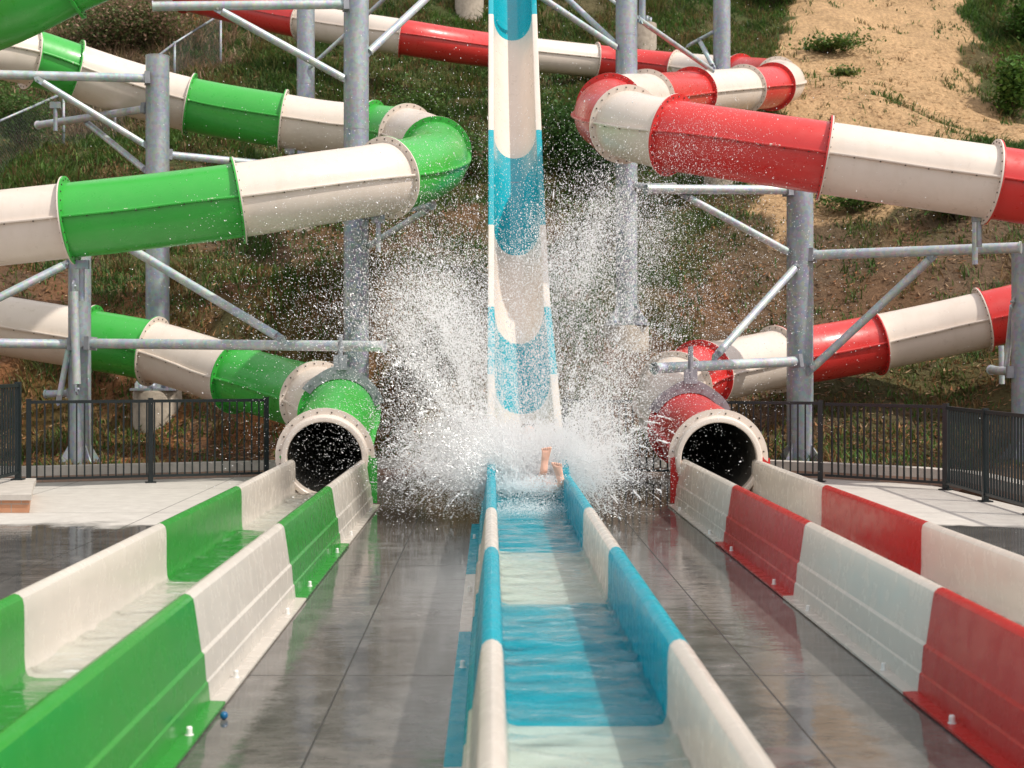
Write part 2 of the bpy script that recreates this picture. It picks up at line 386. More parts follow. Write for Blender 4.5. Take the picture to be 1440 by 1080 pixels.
# ------------------------------------------------------------------ deck
def deck():
    m, nt, N, L, b = new_mat('wet_concrete')
    tc = N.new('ShaderNodeTexCoord'); sp = N.new('ShaderNodeSeparateXYZ'); L.new(tc.outputs['Object'], sp.inputs[0])
    def math_(op, a, b_=None, c_=None, clamp=False):
        q = N.new('ShaderNodeMath'); q.operation = op; q.use_clamp = clamp
        for i, s in enumerate((a, b_, c_)):
            if s is None: continue
            if isinstance(s, bpy.types.NodeSocket): L.new(s, q.inputs[i])
            else: q.inputs[i].default_value = s
        return q.outputs[0]
    X, Y = sp.outputs['X'], sp.outputs['Y']
    n1 = nnoise(N, L, .8, 6, .62); n2 = nnoise(N, L, 5, 8, .7); n3 = nnoise(N, L, 60, 4, .7); n4 = nnoise(N, L, .35, 3, .5)
    # dry where far from the slides: |x| large and y beyond the splashed area
    nn = math_('MULTIPLY', math_('SUBTRACT', n1, .5), 2.6)
    dl = math_('MULTIPLY', math_('SUBTRACT', math_('ADD', Y, nn), 12.9), 2.2, clamp=True)
    dx = math_('MULTIPLY', math_('SUBTRACT', math_('ABSOLUTE', math_('SUBTRACT', X, .35)), 2.5), 3.0, clamp=True)
    dry = math_('MULTIPLY', dl, dx)
    # slab joints
    def joint(coord, vals, w):
        r = None
        for v in vals:
            d = math_('ABSOLUTE', math_('SUBTRACT', coord, v)); t = math_('LESS_THAN', d, w)
            r = t if r is None else math_('MAXIMUM', r, t)
        return r
    jx = joint(X, [-.70, 1.275, -3.35, 3.9, -5.2, 5.8], .0045)
    jy = joint(Y, [3.1, 6.82, 10.5, 14.2, 17.0], .006)
    j = math_('MAXIMUM', jx, jy)
    wetc = mixc(N, L, ramp(N, L, n2, .3, .7), (.070, .067, .064, 1), (.185, .175, .165, 1))
    wetc = mixc(N, L, .55, wetc, ramp(N, L, n1, .38, .62, (.62, .6, .58, 1), (1.1, 1.1, 1.1, 1)), 'MULTIPLY')
    dryc = mixc(N, L, ramp(N, L, n2, .3, .7), (.46, .43, .39, 1), (.60, .57, .52, 1))
    c = mixc(N, L, dry, wetc, dryc)
    c = mixc(N, L, j, c, (.03, .028, .025, 1))
    L.new(c, b.inputs['Base Color'])
    film = ramp(N, L, n1, .50, .62); fil = ramp(N, L, n2, .35, .75)
    rw = math_('ADD', math_('MULTIPLY', math_('MULTIPLY', film, fil), .38), .012)
    rr = math_('ADD', math_('ADD', math_('MULTIPLY', dry, .75), rw), math_('MULTIPLY', j, .5))
    L.new(rr, b.inputs['Roughness']); b.inputs['IOR'].default_value = 1.45
    b.inputs['Specular IOR Level'].default_value = .5
    b.inputs['Coat Weight'].default_value = 0
    wv = nnoise(N, L, 2.2, 5, .6, stretch=(1.0, 2.6, 1))
    nb = bump(N, L, wv, .22, .012); nb = bump(N, L, n3, .05, .002, nb)
    jj = math_('SUBTRACT', 1.0, j); nb = bump(N, L, jj, .5, .01, nb)
    L.new(nb, b.inputs['Normal'])
    xs = np.concatenate([np.linspace(-9, 5.64, 60)]); fs = []; vs = []
    ys = np.linspace(0, 1, 24)
    for y in ys:
        for x in xs: vs.append((x, -4+y*(float(edgeY(np.array([x]))[0])+4), 0))
    nx = len(xs)
    for jy_ in range(len(ys)-1):
        for i in range(nx-1): a = jy_*nx+i; fs.append((a, a+1, a+nx+1, a+nx))
    mb = MB(); mb.add(vs, fs); o = mb.build('deck', m); tag(o, 'wet grey concrete deck between the slide lanes', None, None, 'structure')
deck()

# ------------------------------------------------------------------ kerbs and fences
def ribbon(mb, pts, w, z0, z1, mi=0):
    """wall of width w along plan polyline pts"""
    pts = [Vector((p[0], p[1], 0)) for p in pts]; L_, R_ = [], []
    for i, p in enumerate(pts):
        a = pts[max(i-1, 0)]; b = pts[min(i+1, len(pts)-1)]; t = (b-a).normalized(); nrm = Vector((-t.y, t.x, 0))
        L_.append(p+nrm*w/2); R_.append(p-nrm*w/2)
    rings = [[Vector((l.x, l.y, z0)), Vector((l.x, l.y, z1)), Vector((r.x, r.y, z1)), Vector((r.x, r.y, z0))] for l, r in zip(L_, R_)]
    mb.loft(rings, True, True, mi, False)
kl = [(-8.6, 17.72), (-5.9, 17.78), (-4.4, 18.35), (-2.9, 18.88), (-1.2, 19.25)]
kr = [(1.0, 19.4), (3.2, 19.3), (4.3, 18.55), (5.35, 17.65), (5.75, 17.0), (5.78, 14), (5.78, 6)]
for pts, lab in ((kl, 'low pale kerb wall with brick footing behind the left fence'), (kr, 'low grey kerb wall behind the right fence')):
    root = empty('kerb_wall', (pts[1][0], pts[1][1], 0), lab, 'kerb')
    a = MB(); ribbon(a, pts, .2, -.05, .085); a.build('brick_footing', M['brick'], root)
    a = MB(); ribbon(a, pts, .23, .085, .2); a.build('kerb_cap', M['conc'], root)

def fence(p0, p1, z0, h, npost, label, bars, ends=(True, True), group='black picket fence runs round the deck'):
    p0 = Vector((p0[0], p0[1], z0)); p1 = Vector((p1[0], p1[1], z0)); d = p1-p0; ln = d.length; t = d.normalized()
    ang = math.atan2(t.y, t.x); rot = Matrix.Rotation(ang, 3, 'Z')
    root = empty('picket_fence', p0, label, 'fence', group)
    for k in range(npost):
        if (k == 0 and not ends[0]) or (k == npost-1 and not ends[1]): continue
        q = p0+d*(k/(npost-1)); mb = MB(); mb.box(q+Vector((0, 0, h/2+.01)), (.06, .06, h+.02), rot); mb.box(q+Vector((0, 0, .008)), (.13, .13, .014), rot)
        mb.build('post', M['fence'], root)
    for z, hh in ((h-.02, .038), (.085, .03)):
        mb = MB(); mb.box(p0+d/2+Vector((0, 0, z)), (ln, .036, hh), rot); mb.build('rail', M['fence'], root)
    nb = int(ln/bars)
    src = None
    for k in range(1, nb):
        q = d*(k/nb)
        if min(abs(k/nb-j/(npost-1)) for j in range(npost))*ln < .045: continue
        if src is None:
            mb = MB(); mb.box(p0+Vector((0, 0, (h-.02+.085)/2)), (.019, .019, h-.105), rot); src = o = mb.build('picket', M['fence'], root)
        else: o = src.copy(); COL.objects.link(o); o.parent = root
        o.location = q
fence((-5.62, 17.3), (-2.88, 18.25), 0, 1.04, 3, 'black picket fence panel behind the green slide, on the flat deck', .092)
fence((-5.30, 15.95), (-5.25, 14.24), .186, 1.08, 2, 'short black picket fence standing on the brick planter at the left edge', .092)
fence((1.0, 19.1), (4.15, 17.9), 0, 1.01, 3, 'black picket fence length behind the red slide outlet and the splash', .092)
fence((4.21, 17.87), (5.36, 16.75), 0, 1.0, 2, 'black picket fence panel between the grey post and the deck corner', .088, ends=(False, True))
fence((5.36, 16.70), (5.28, 12.6), 0, .99, 4, 'black picket fence running toward the viewer from the right deck corner', .09, ends=(False, True))

# brick planter at left
root = empty('brick_planter', (-5.1, 14.2, 0), 'low orange brick planter wall with concrete cap under the left fence', 'planter')
def prism(pts, z0, z1):
    mb = MB(); n = len(pts); v = [(a, b, z0) for a, b in pts]+[(a, b, z1) for a, b in pts]
    mb.add(v, [tuple(range(n))[::-1], tuple(range(n, 2*n))]+[(k, (k+1) % n, n+(k+1) % n, n+k) for k in range(n)], smooth=False); return mb
prism([(-4.60, 14.18), (-4.98, 15.4), (-5.2, 16.15), (-7.5, 16.15), (-7.5, 14.18)], 0, .13).build('brick_wall', M['brick_o'], root)
prism([(-4.57, 14.15), (-4.95, 15.4), (-5.17, 16.18), (-7.53, 16.18), (-7.53, 14.15)], .13, .185).build('cap', M['conc'], root)

# ------------------------------------------------------------------ tube slides
RT, RI, RF = .43, .395, .508
def catmull(pts, n=14):
    out = []; seg = []
    for i in range(len(pts)-1):
        p0 = pts[max(i-1, 0)]; p1 = pts[i]; p2 = pts[i+1]; p3 = pts[min(i+2, len(pts)-1)]
        # centripetal
        def tj(ti, a, b): return ti+max((b-a).length, 1e-4)**.5
        if i == 0: p0 = p1*2-p2
        if i+2 >= len(pts): p3 = p2*2-p1
        t0 = 0; t1 = tj(t0, p0, p1); t2 = tj(t1, p1, p2); t3 = tj(t2, p2, p3)
        for k in range(n):
            t = t1+(t2-t1)*k/n
            A1 = p0*((t1-t)/(t1-t0))+p1*((t-t0)/(t1-t0)); A2 = p1*((t2-t)/(t2-t1))+p2*((t-t1)/(t2-t1)); A3 = p2*((t3-t)/(t3-t2))+p3*((t-t2)/(t3-t2))
            B1 = A1*((t2-t)/(t2-t0))+A2*((t-t0)/(t2-t0)); B2 = A2*((t3-t)/(t3-t1))+A3*((t-t1)/(t3-t1))
            out.append(B1*((t2-t)/(t2-t1))+B2*((t-t1)/(t2-t1)))
        seg.append(i*n)
    out.append(pts[-1]); seg.append(len(out)-1)
    return out, seg

def frame(path, i):
    a = path[max(i-1, 0)]; b = path[min(i+1, len(path)-1)]; t = (b-a).normalized()
    r = t.cross(Vector((0, 0, 1))).normalized(); u = r.cross(t).normalized()
    return t, r, u
def ring(c, r, u, rad, n=48):
    return [c+r*(rad*math.cos(2*math.pi*k/n))+u*(rad*math.sin(2*math.pi*k/n)) for k in range(n)]

COLN = {'g': 'green', 'c': 'cream', 'r': 'red'}
def flange(root_sec, c, t, r, u, col, sgn, rf=RF, th=.016):
    mb = MB(); a = c; b = c+t*(th*sgn)
    n = 56
    ra, rb = ring(a, r, u, rf, n), ring(b, r, u, rf, n); ia, ib = ring(a, r, u, RI+.01, n), ring(b, r, u, RI+.01, n)
    mb.loft([ra, rb], True, mi=0); mb.loft([rb, ib], True, mi=0, smooth=False); mb.loft([ia, ra], True, mi=0, smooth=False)
    for k in range(24):
        q = 2*math.pi*(k+.5)/24; rr = (rf+RT)/2+.004; p = b+r*(rr*math.cos(q))+u*(rr*math.sin(q))
        mb.cyl(p-t*(.002*sgn), p+t*(.010*sgn), .0095, 6, mi=1)
    mb.build('flange', [M[col], M['bolt']], root_sec)

def tube(ctrl, label, cat, exit_flange, names):
    pts = [P(*c[:3]) for c in ctrl]; path, seg = catmull(pts)
    joints = [(seg[i], c[3]) for i, c in enumerate(ctrl) if len(c) > 3]
    root = empty('tube_slide', (pts[-1].x, pts[-1].y, 0), label, cat)
    for k in range(len(joints)):
        i0, col = joints[k]; i1 = joints[k+1][0] if k+1 < len(joints) else len(path)-1
        if i1 <= i0: continue
        mb = MB(); ro, rin, s1, s2 = [], [], [], []
        idx = list(range(i0, i1+1))
        for i in idx:
            t, r, u = frame(path, i); c = path[i]
            ro.append(ring(c, r, u, RT)); rin.append(ring(c, r, u, RI))
            for sg, acc in ((1, s1), (-1, s2)):
                acc.append([c+r*(sg*(RT-.006))+u*.014, c+r*(sg*(RT+.042))+u*.014, c+r*(sg*(RT+.046)), c+r*(sg*(RT+.042))-u*.014, c+r*(sg*(RT-.006))-u*.014])
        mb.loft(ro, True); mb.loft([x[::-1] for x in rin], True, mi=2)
        for acc in (s1, s2): mb.loft(acc, True, True, mi=3, smooth=False)
        # bolts below the seam
        acc_len = 0
        for j in range(1, len(idx)):
            acc_len += (path[idx[j]]-path[idx[j-1]]).length
            if acc_len > .26:
                acc_len = 0; t, r, u = frame(path, idx[j]); c = path[idx[j]]
                for sg in (1, -1):
                    p = c+r*(sg*(RT+.024)); mb.cyl(p-u*.013, p-u*.028, .009, 6, mi=1)
        sec = mb.build('tube_section', [M[col], M['bolt'], M['tube_shade'], M.get(col+'s', M[col])], root); sec['label'] = COLN[col]+' tube section'
        for ii, sg in ((i0, 1), (i1, -1)):
            t, r, u = frame(path, ii)
            if ii == i1 and k+1 == len(joints): continue
            flange(sec, path[ii]+t*(.001*sg), t, r, u, col, sg)
    # outlet collar
    t, r, u = frame(path, len(path)-1); c = path[-1]
    mb = MB(); n = 56
    prof = [(0, RI), (0, RF+.012), (.018, RF+.012), (.018, .455), (.11, .45), (.125, .44), (.13, .425), (.13, RI+.005), (.12, RI-.004), (0, RI-.004)]
    rings = [ring(c+t*(a-.03), r, u, rad, n) for a, rad in prof]
    mb.loft(rings, True, smooth=True)
    for k in range(20):
        q = 2*math.pi*(k+.5)/20; rr = .478; p = c+t*(-.012)+r*(rr*math.cos(q))+u*(rr*math.sin(q)); mb.cyl(p-t*.002, p+t*.009, .009, 6, mi=1)
    col = mb.build('outlet_collar', [M['c'], M['bolt']], root); col['label'] = 'cream outlet ring'
    return root, path, seg

green = [(420,-170,18.6,'c'),(300,-120,17.6,'g'),(200,-78,17.1),(90,-30,16.9,'g'),(14,8,17.0),(-52,36,17.9),(-85,48,19.4),(-60,62,20.9,'c'),(-10,70,21.6),(42,80,22.0,'g'),
  (105,100,22.4,'c'),(180,124,22.7),(267,147,22.9,'g'),(398,170,22.9,'c'),(465,180,23.0),(525,185,23.0,'g'),(572,191,22.4,'c'),(603,202,21.4),(613,214,20.2,'g'),
  (606,232,18.7),(545,250,17.4,'c'),(440,266,16.8),(335,282,16.5,'g'),(215,297,16.4),(98,310,16.3,'c'),(-30,324,16.3),(-150,338,16.6,'g'),(-270,355,17.6),(-310,378,19.0,'c'),
  (-250,405,20.2),(-130,433,20.5,'c'),(0,457,20.5),(128,478,20.4,'g'),(215,494,20.3,'c'),(280,513,20.0),(335,531,19.5,'g'),(400,549,19.0),(445,562,18.3,'c'),(477,582,17.3,'g'),(470,610,16.1),(457,643,14.87)]
red = [(120,-45,39,'c'),(260,-8,38,'r'),(425,30,36,'c'),(565,52,35,'r'),(640,64,35.5),(722,74,37,'c'),(838,86,38.3,'r'),(950,97,38,'c'),(1040,104,36,'r'),(1092,110,33.5,'c'),(1104,117,31.5),
  (1086,122,30,'r'),(1045,126,28.8,'c'),(972,132.5,26.5,'r'),(908,140,23.9,'c'),(880,143,22.5),(858,152,20.9,'r'),(852,163,19.5),(880,175,18.3,'c'),(945,190,17.5,'r'),(1050,206,17.2),(1160,222,17,'c'),
  (1280,240,16.9),(1393,256,16.8,'r'),(1500,273,16.8),(1600,292,17.3,'c'),(1690,320,18.6),(1710,345,20.0,'r'),(1640,385,21.2,'c'),(1500,422,21.6,'r'),(1382,450,21.7,'c'),(1310,466,21.8),(1232,482,21.8,'r'),
  (1160,495,21.6),(1092,505,21.2,'c'),(1035,517,20.6),(985,528,19.9,'r'),(950,545,19.1,'c'),(941,571,18.4),(968,601,17.4,'r'),(993,622,16.2),(1010,645,14.9)]

g_root, g_path, g_seg = tube(green, 'green and cream enclosed tube slide with its run-out lane, on the left', 'water slide', True, None)
r_root, r_path, r_seg = tube(red, 'red and cream enclosed tube slide with its run-out lane, on the right', 'water slide', True, None)

# ------------------------------------------------------------------ run-out lanes
def lane_ring(cx, y, hw, zf, k=1.0):
    """closed cross-section: outer right foot -> lip -> inside -> lip -> left foot -> underside"""
    o = hw+.045
    half = [(o+.175, .008), (o+.175, .02), (o+.108, .022), (o+.100, .10), (o+.092, .108), (o+.083, .225), (o+.070, .237), (o+.040, .44), (o+.034, .468), (o+.018, .484), (o-.002, .49),
            (o-.022, .484), (o-.038, .468), (o-.044, .44), (o-.046, .38), (hw-.001, zf+.09), (hw-.005, zf+.035), (hw-.018, zf+.010), (hw-.05, zf+.001)]
    inner = half+[(0.0, zf)]+[(-a, b) for a, b in half[::-1]]
    under = [(-(o+.09), .008), (-(o+.02), .40), (-(o), .455), (-(hw+.018), .42), (-(hw+.012), zf-.02), (0, zf-.03), (hw+.012, zf-.02), (hw+.018, .42), (o, .455), (o+.02, .40), (o+.09, .008)]
    return [Vector((cx+a, y, b)) for a, b in inner+under]
def lane(root, cx, hw, zf, bounds, cols, first=None):
    for k in range(len(bounds)-1):
        y1, y0 = bounds[k], bounds[k+1]; n = 14
        mb = MB(); rings = [lane_ring(cx, y1-(y1-y0-.004)*i/n, hw, zf) for i in range(n+1)]
        mb.loft(rings, True, True)
        s = mb.build('runout_section', M[cols[k]+'w'], root, sharp=30); s['label'] = {'g': 'green', 'c': 'cream', 'r': 'red', 'b': 'teal'}[cols[k]]+' run-out trough section'
        for sx in (-1, 1):
            for fr in ((.21, .83) if cx != CX else (.35,)):
                yy = y1+(y0-y1)*fr; b = MB(); x = cx+sx*(hw+.045+.138)
                b.cyl((x, yy, .021), (x, yy, .050), .0125, 14); b.cyl((x, yy, .050), (x, yy, .055), .0125, 14, .009); b.cyl((x, yy, .0205), (x, yy, .023), .018, 14)
                b.build('anchor_bolt', M['cap'], s)
GX, RX, CX = -1.71, 2.405, .347
lane(g_root, GX, .33, .12, [14.86, 11.65, 8.95, 6.22, 3.5, .8], 'cgcgc')
lane(r_root, RX, .33, .12, [14.9, 11.75, 9.03, 6.4, 3.7, 1.0], 'crcrc')
# upstands closing the lane against the outlet
for rt, cx, cc in ((g_root, GX, 'g'), (r_root, RX, 'r')):
    for sx in (-1, 1):
        mb = MB(); mb.add([(cx+sx*.33, 14.885, .03), (cx+sx*.52, 14.885, .03), (cx+sx*.52, 14.885, .50), (cx+sx*.42, 14.885, .505), (cx+sx*.36, 14.885, .36),
                           (cx+sx*.33, 14.93, .03), (cx+sx*.52, 14.93, .03), (cx+sx*.52, 14.93, .50), (cx+sx*.42, 14.93, .505), (cx+sx*.36, 14.93, .36)],
                          [(0,1,2,3,4), (5,6,7,8,9), (0,1,6,5), (1,2,7,6), (2,3,8,7), (3,4,9,8), (4,0,5,9)], smooth=False)
        mb.build('end_panel', M[cc+'w'], rt)

s_root = empty('speed_slide', (CX, 13, 0), 'steep open slide in teal and cream dropping straight down the middle', 'water slide')
lane(s_root, CX, .30, .17, [13.05, 9.95, 7.82, 5.2, 2.55, .1], 'bcbcb')

# steep part: side profile (Y, z of the lip)
prof = [(13.0, .49), (13.7, .62), (14.6, .93), (15.6, 1.42), (16.6, 1.88), (17.5, 2.32), (18.3, 2.92), (19.1, 3.60), (19.9, 4.38), (20.7, 5.15), (21.6, 6.1), (22.6, 7.22), (23.8, 8.6), (25.2, 10.2), (26.8, 12.0), (28.6, 14.0)]
ppath, _ = catmull([Vector((CX, a, b)) for a, b in prof], 10)
def steep_ring(i, hw=.30):
    c = ppath[i]; a = ppath[max(i-1, 0)]; b = ppath[min(i+1, len(ppath)-1)]; t = (b-a).normalized(); X = Vector((1, 0, 0)); U = X.cross(t).normalized()
    if U.z < 0: U = -U
    f = min(1, max(0, (c.y-13)/3.0)); f = f*f*(3-2*f); n = 7-4.8*f; dep = .315+.185*f
    lipw = .07; out = []
    pts = [(hw+lipw+.012, -.06), (hw+lipw+.012, -.006), (hw+lipw, .004), (hw+.02, .004), (hw+.004, -.004), (hw, -.02)]
    m = 18
    for k in range(m+1):
        q = math.pi*k/m; cs, sn = math.cos(q), math.sin(q)
        x = hw*math.copysign(abs(cs)**(2/n), cs); z = -.03-(dep-.03)*abs(sn)**(2/n); pts.append((x, z))
    pts += [(-x, z) for x, z in pts[:6][::-1]]
    und = [(-(hw+lipw-.008), -.06), (-(hw+lipw-.008), -.016), (-(hw+.022), -.02)]
    for k in range(m+1):
        q = math.pi*(1-k/m); cs, sn = math.cos(q), math.sin(q)
        x = (hw+.018)*math.copysign(abs(cs)**(2/n), cs); z = -.03-(dep-.012)*abs(sn)**(2/n); und.append((x, z))
    und += [((hw+.022), -.02), ((hw+lipw-.008), -.016), ((hw+lipw-.008), -.06)]
    return [c+X*x+U*z for x, z in pts+und]
sb = [13.0, 13.9, 15.52, 17.27, 18.8, 20.35, 22.42, 24.3, 26.3, 28.6]; sc = 'bcbcbcbcb'
def yi(y): return min(range(len(ppath)), key=lambda i: abs(ppath[i].y-y))
for k in range(len(sb)-1):
    i0, i1 = yi(sb[k]), yi(sb[k+1]); mb = MB(); mb.loft([steep_ring(i) for i in range(i0, i1+1)], True, True)
    s = mb.build('chute_section', M[sc[k]+('w' if k < 3 else '')], s_root); s['label'] = {'c': 'cream', 'b': 'teal'}[sc[k]]+' steep chute section'
# props under the chute
for y in (16.9, 20.1, 24.0):
    i = yi(y); c = ppath[i]; g = float(hillz(np.array([c.x]), np.array([y]))[0]) if y > 19.4 else 0
    mb = MB(); mb.cyl((c.x, y+.25, g-.1), (c.x, y+.25, c.z-.62), .13, 20); mb.box((c.x, y+.25, c.z-.58), (.5, .12, .1)); mb.build('prop', M['galv'], s_root)

# ------------------------------------------------------------------ water in the lanes
def watermat(name, tint, foam=.0):
    m, nt, N, L, b = new_mat(name); N.remove(b)
    tr = N.new('ShaderNodeBsdfTransparent'); tr.inputs[0].default_value = tint
    gl = N.new('ShaderNodeBsdfGlossy'); gl.inputs['Roughness'].default_value = .05; gl.inputs['Color'].default_value = (1, 1, 1, 1)
    n = nnoise(N, L, 5, 5, .6, stretch=(.6, 2.6, 1)); n2 = nnoise(N, L, 22, 4, .6, stretch=(.5, 1.6, 1))
    nb = bump(N, L, n, .5, .03); nb = bump(N, L, n2, .35, .008, nb)
    L.new(nb, gl.inputs['Normal']); fr = N.new('ShaderNodeFresnel'); fr.inputs['IOR'].default_value = 1.33; L.new(nb, fr.inputs['Normal'])
    mx = N.new('ShaderNodeMixShader'); L.new(fr.outputs[0], mx.inputs[0]); L.new(tr.outputs[0], mx.inputs[1]); L.new(gl.outputs[0], mx.inputs[2])
    # aerated water: thin white streaks
    df = N.new('ShaderNodeBsdfDiffuse'); df.inputs[0].default_value = (.8, .84, .84, 1)
    fm = nnoise(N, L, 6, 7, .72, stretch=(.7, 2.4, 1)); fr2 = ramp(N, L, fm, .56, .72)
    q = N.new('ShaderNodeMath'); q.operation = 'MULTIPLY'; q.inputs[1].default_value = foam; L.new(fr2, q.inputs[0])
    m2 = N.new('ShaderNodeMixShader'); L.new(q.outputs[0], m2.inputs[0]); L.new(mx.outputs[0], m2.inputs[1]); L.new(df.outputs[0], m2.inputs[2])
    L.new(m2.outputs[0], N['Material Output'].inputs['Surface'])
    return m
M['water'] = watermat('lane_water', (.84, .97, .97, 1), .25)
M['water2'] = watermat('thin_lane_water', (.93, .97, .96, 1), .4)
def lane_water(cx, hw, z, y0, y1, mat, amp, label):
    nx = 26; ny = int((y1-y0)/.022); X, Y = np.meshgrid(np.linspace(cx-hw, cx+hw, nx), np.linspace(y0, y1, ny)); x = X.ravel(); y = Y.ravel()
    zz = z+0*x; r2 = np.random.default_rng(int(abs(cx)*100))
    for k in range(26):
        a = r2.normal(math.pi/2, .45); f = r2.uniform(8, 46); zz = zz+amp*(9/f)*np.sin((np.cos(a)*x+np.sin(a)*y)*f+r2.uniform(0, 6.28)+1.2*np.sin(x*4+y*.7+k))
    idx = np.arange(nx*ny).reshape(ny, nx); f = np.stack([idx[:-1, :-1], idx[:-1, 1:], idx[1:, 1:], idx[1:, :-1]], -1).reshape(-1, 4)
    o = fast_mesh('water', np.stack([x, y, zz], 1), f, 4, mat, None, True); tag(o, label, None, None, 'structure')
lane_water(CX, .292, .215, .2, 13.4, M['water'], .005, 'rippling water in the middle lane')
lane_water(GX, .318, .152, 1.0, 14.8, M['water2'], .0038, 'shallow water in the green lane')
lane_water(RX, .318, .152, 1.0, 14.8, M['water2'], .0038, 'shallow water in the red lane')

# ------------------------------------------------------------------ steel supports
def gz(x, y): return float(hillz(np.array([x]), np.array([y]))[0])
def support(px, Y, dia, top_py, label, arms=(), base='plate', zb=None, group='galvanised slide support posts'):
    x = (px-VX)*Y/F; z0 = (gz(x, Y) if zb is None else zb); zt = CAMH+(VY-top_py)*Y/F
    root = empty('support_post', (x, Y, z0), label, 'support post', group)
    pb = z0-.1
    if base == 'pedestal':
        mb = MB(); n = 32; prof_ = [(.0, -.6), (.37, -.6), (.37, .25), (.355, .29), (.0, .29)]
        rings = [[Vector((x+r*math.cos(6.2832*k/n), Y+r*math.sin(6.2832*k/n), z0+h)) for k in range(n)] for r, h in prof_[1:4]]
        mb.loft(rings, True, True); mb.build('concrete_pedestal', M['ped'], root); pb = z0+.29
        for k in range(8):
            q = 6.2832*k/8; b = MB(); p = Vector((x+.3*math.cos(q), Y+.3*math.sin(q), pb)); b.cyl(p, p+Vector((0, 0, .11)), .045, 8); b.build('anchor_bolt', M['galv'], root)
    mb = MB(); mb.box((x, Y, pb+.02), (dia*1.9, dia*1.9, .035)); mb.build('base_plate', M['galv'], root)
    for k in range(4):
        q = math.pi/4+k*math.pi/2; c, s = math.cos(q), math.sin(q); b = MB()
        v = [Vector((x+c*dia*.5, Y+s*dia*.5, pb+.038)), Vector((x+c*dia*1.1, Y+s*dia*1.1, pb+.038)), Vector((x+c*dia*1.1, Y+s*dia*1.1, pb+.1)), Vector((x+c*dia*.5, Y+s*dia*.5, pb+.38))]
        w = Vector((-s*.01, c*.01, 0)); b.add([p-w for p in v]+[p+w for p in v], [(0,1,2,3), (4,5,6,7), (0,1,5,4), (1,2,6,5), (2,3,7,6), (3,0,4,7)], smooth=False); b.build('gusset', M['galv'], root)
    mb = MB(); mb.cyl((x, Y, pb+.038), (x, Y, zt), dia/2, 40); mb.cyl((x, Y, zt), (x, Y, zt+.012), dia/2+.004, 40)
    zs = pb+2.4
    while zs < zt: mb.cyl((x, Y, zs), (x, Y, zs+.01), dia/2+.003, 40, cap=False); zs += 2.4
    mb.build('pipe', M['galv'], root)
    for a in arms:
        kind = a[0]; p, q = P(*a[1]), P(*a[2]); r = a[3]; d = (q-p).normalized()
        mb = MB(); mb.cyl(p, q, r, 20)
        if kind == 'arm':
            mb.cyl(q-d*.02, q+d*.0, r+.012, 20); mb.build('arm', M['galv2'], root)
            b = MB(); b.cyl(p-d*.05, p+d*.015, r*1.9, 4); b.cyl(p+d*.015, p+d*.03, r*1.9, 4); b.build('arm_bracket', M['plate'], root)
        elif kind == 'drop': mb.build('hanger_rod', M['galv2'], root)
        else:
            mb.build('brace', M['galv2'], root)
            for e, s in ((p, -1), (q, 1)):
                b = MB(); up = Vector((0, 0, 1)); sd = d.cross(up).normalized() if abs(d.z) < .99 else Vector((1, 0, 0)); nn = sd.cross(d)
                v = [e-d*(s*.12)+nn*r*.9, e+d*(s*.10)+nn*r*.9, e+d*(s*.15), e+d*(s*.10)-nn*r*.9, e-d*(s*.12)-nn*r*.9]; w = sd*.012; w2 = sd*(r+.004)
                for o_ in (w2,):
                    pass
                b.add([x_-w for x_ in v]+[x_+w for x_ in v], [(0,1,2,3,4), (5,6,7,8,9), (0,1,6,5), (1,2,7,6), (2,3,8,7), (3,4,9,8), (4,0,5,9)], smooth=False)
                b.cyl(e+d*(s*.07)-sd*.035, e+d*(s*.07)+sd*.035, .02, 8)
                b.build('clevis_plate', M['galv'], root)
    return root
# left side
support(221.5, 21.9, .36, 80, 'grey steel post with open top rising between the upper green tubes', [
    ('arm', (206, 110, 21.7), (-40, 104, 21.0), .068), ('brace', (200, 201, 21.8), (60, 116, 21.2), .05),
    ('arm', (205, 153, 21.9), (53, 176, 23.6), .06), ('brace', (203, 238, 21.9), (124, 174, 22.9), .05),
    ('arm', (239, 218, 22.0), (395, 233, 22.6), .06), ('brace', (236, 296, 22.0), (330, 240, 22.4), .045)], 'pedestal')
support(112, 19.2, .30, 338, 'grey steel post behind the left fence carrying the long arm over the lower green tube', [
    ('arm', (128, 483, 19.0), (541, 487, 17.2), .066), ('brace', (186, 351, 17.8), (388, 472, 17.5), .055),
    ('arm', (97, 484, 19.1), (-60, 482, 18.6), .064), ('brace', (88, 374, 19.1), (-20, 428, 18.6), .055),
    ('brace', (108, 540, 18.95), (104, 410, 18.95), .055), ('brace', (84, 556, 19.1), (96, 492, 19.1), .04), ('arm', (100, 553, 19.2), (64, 554, 19.3), .05)], 'plate')
support(501, 20.4, .36, -60, 'grey steel post behind the upper green tube, beside the steep slide on its left', [
    ('arm', (485, 6, 20.2), (214, 9, 19.6), .065), ('brace', (483, 110, 20.3), (312, 16, 19.8), .055),
    ('brace', (519, 73, 20.4), (640, -40, 21.5), .055), ('arm', (519, 300, 20.3), (608, 288, 19.0), .055), ('brace', (520, 345, 20.3), (600, 295, 19.2), .045)], 'plate')
support(430, 28.8, .36, -60, 'distant grey steel post above the cream part of the upper green tube', [('brace', (441, 90, 28.6), (560, -20, 28.0), .04)], 'pedestal')
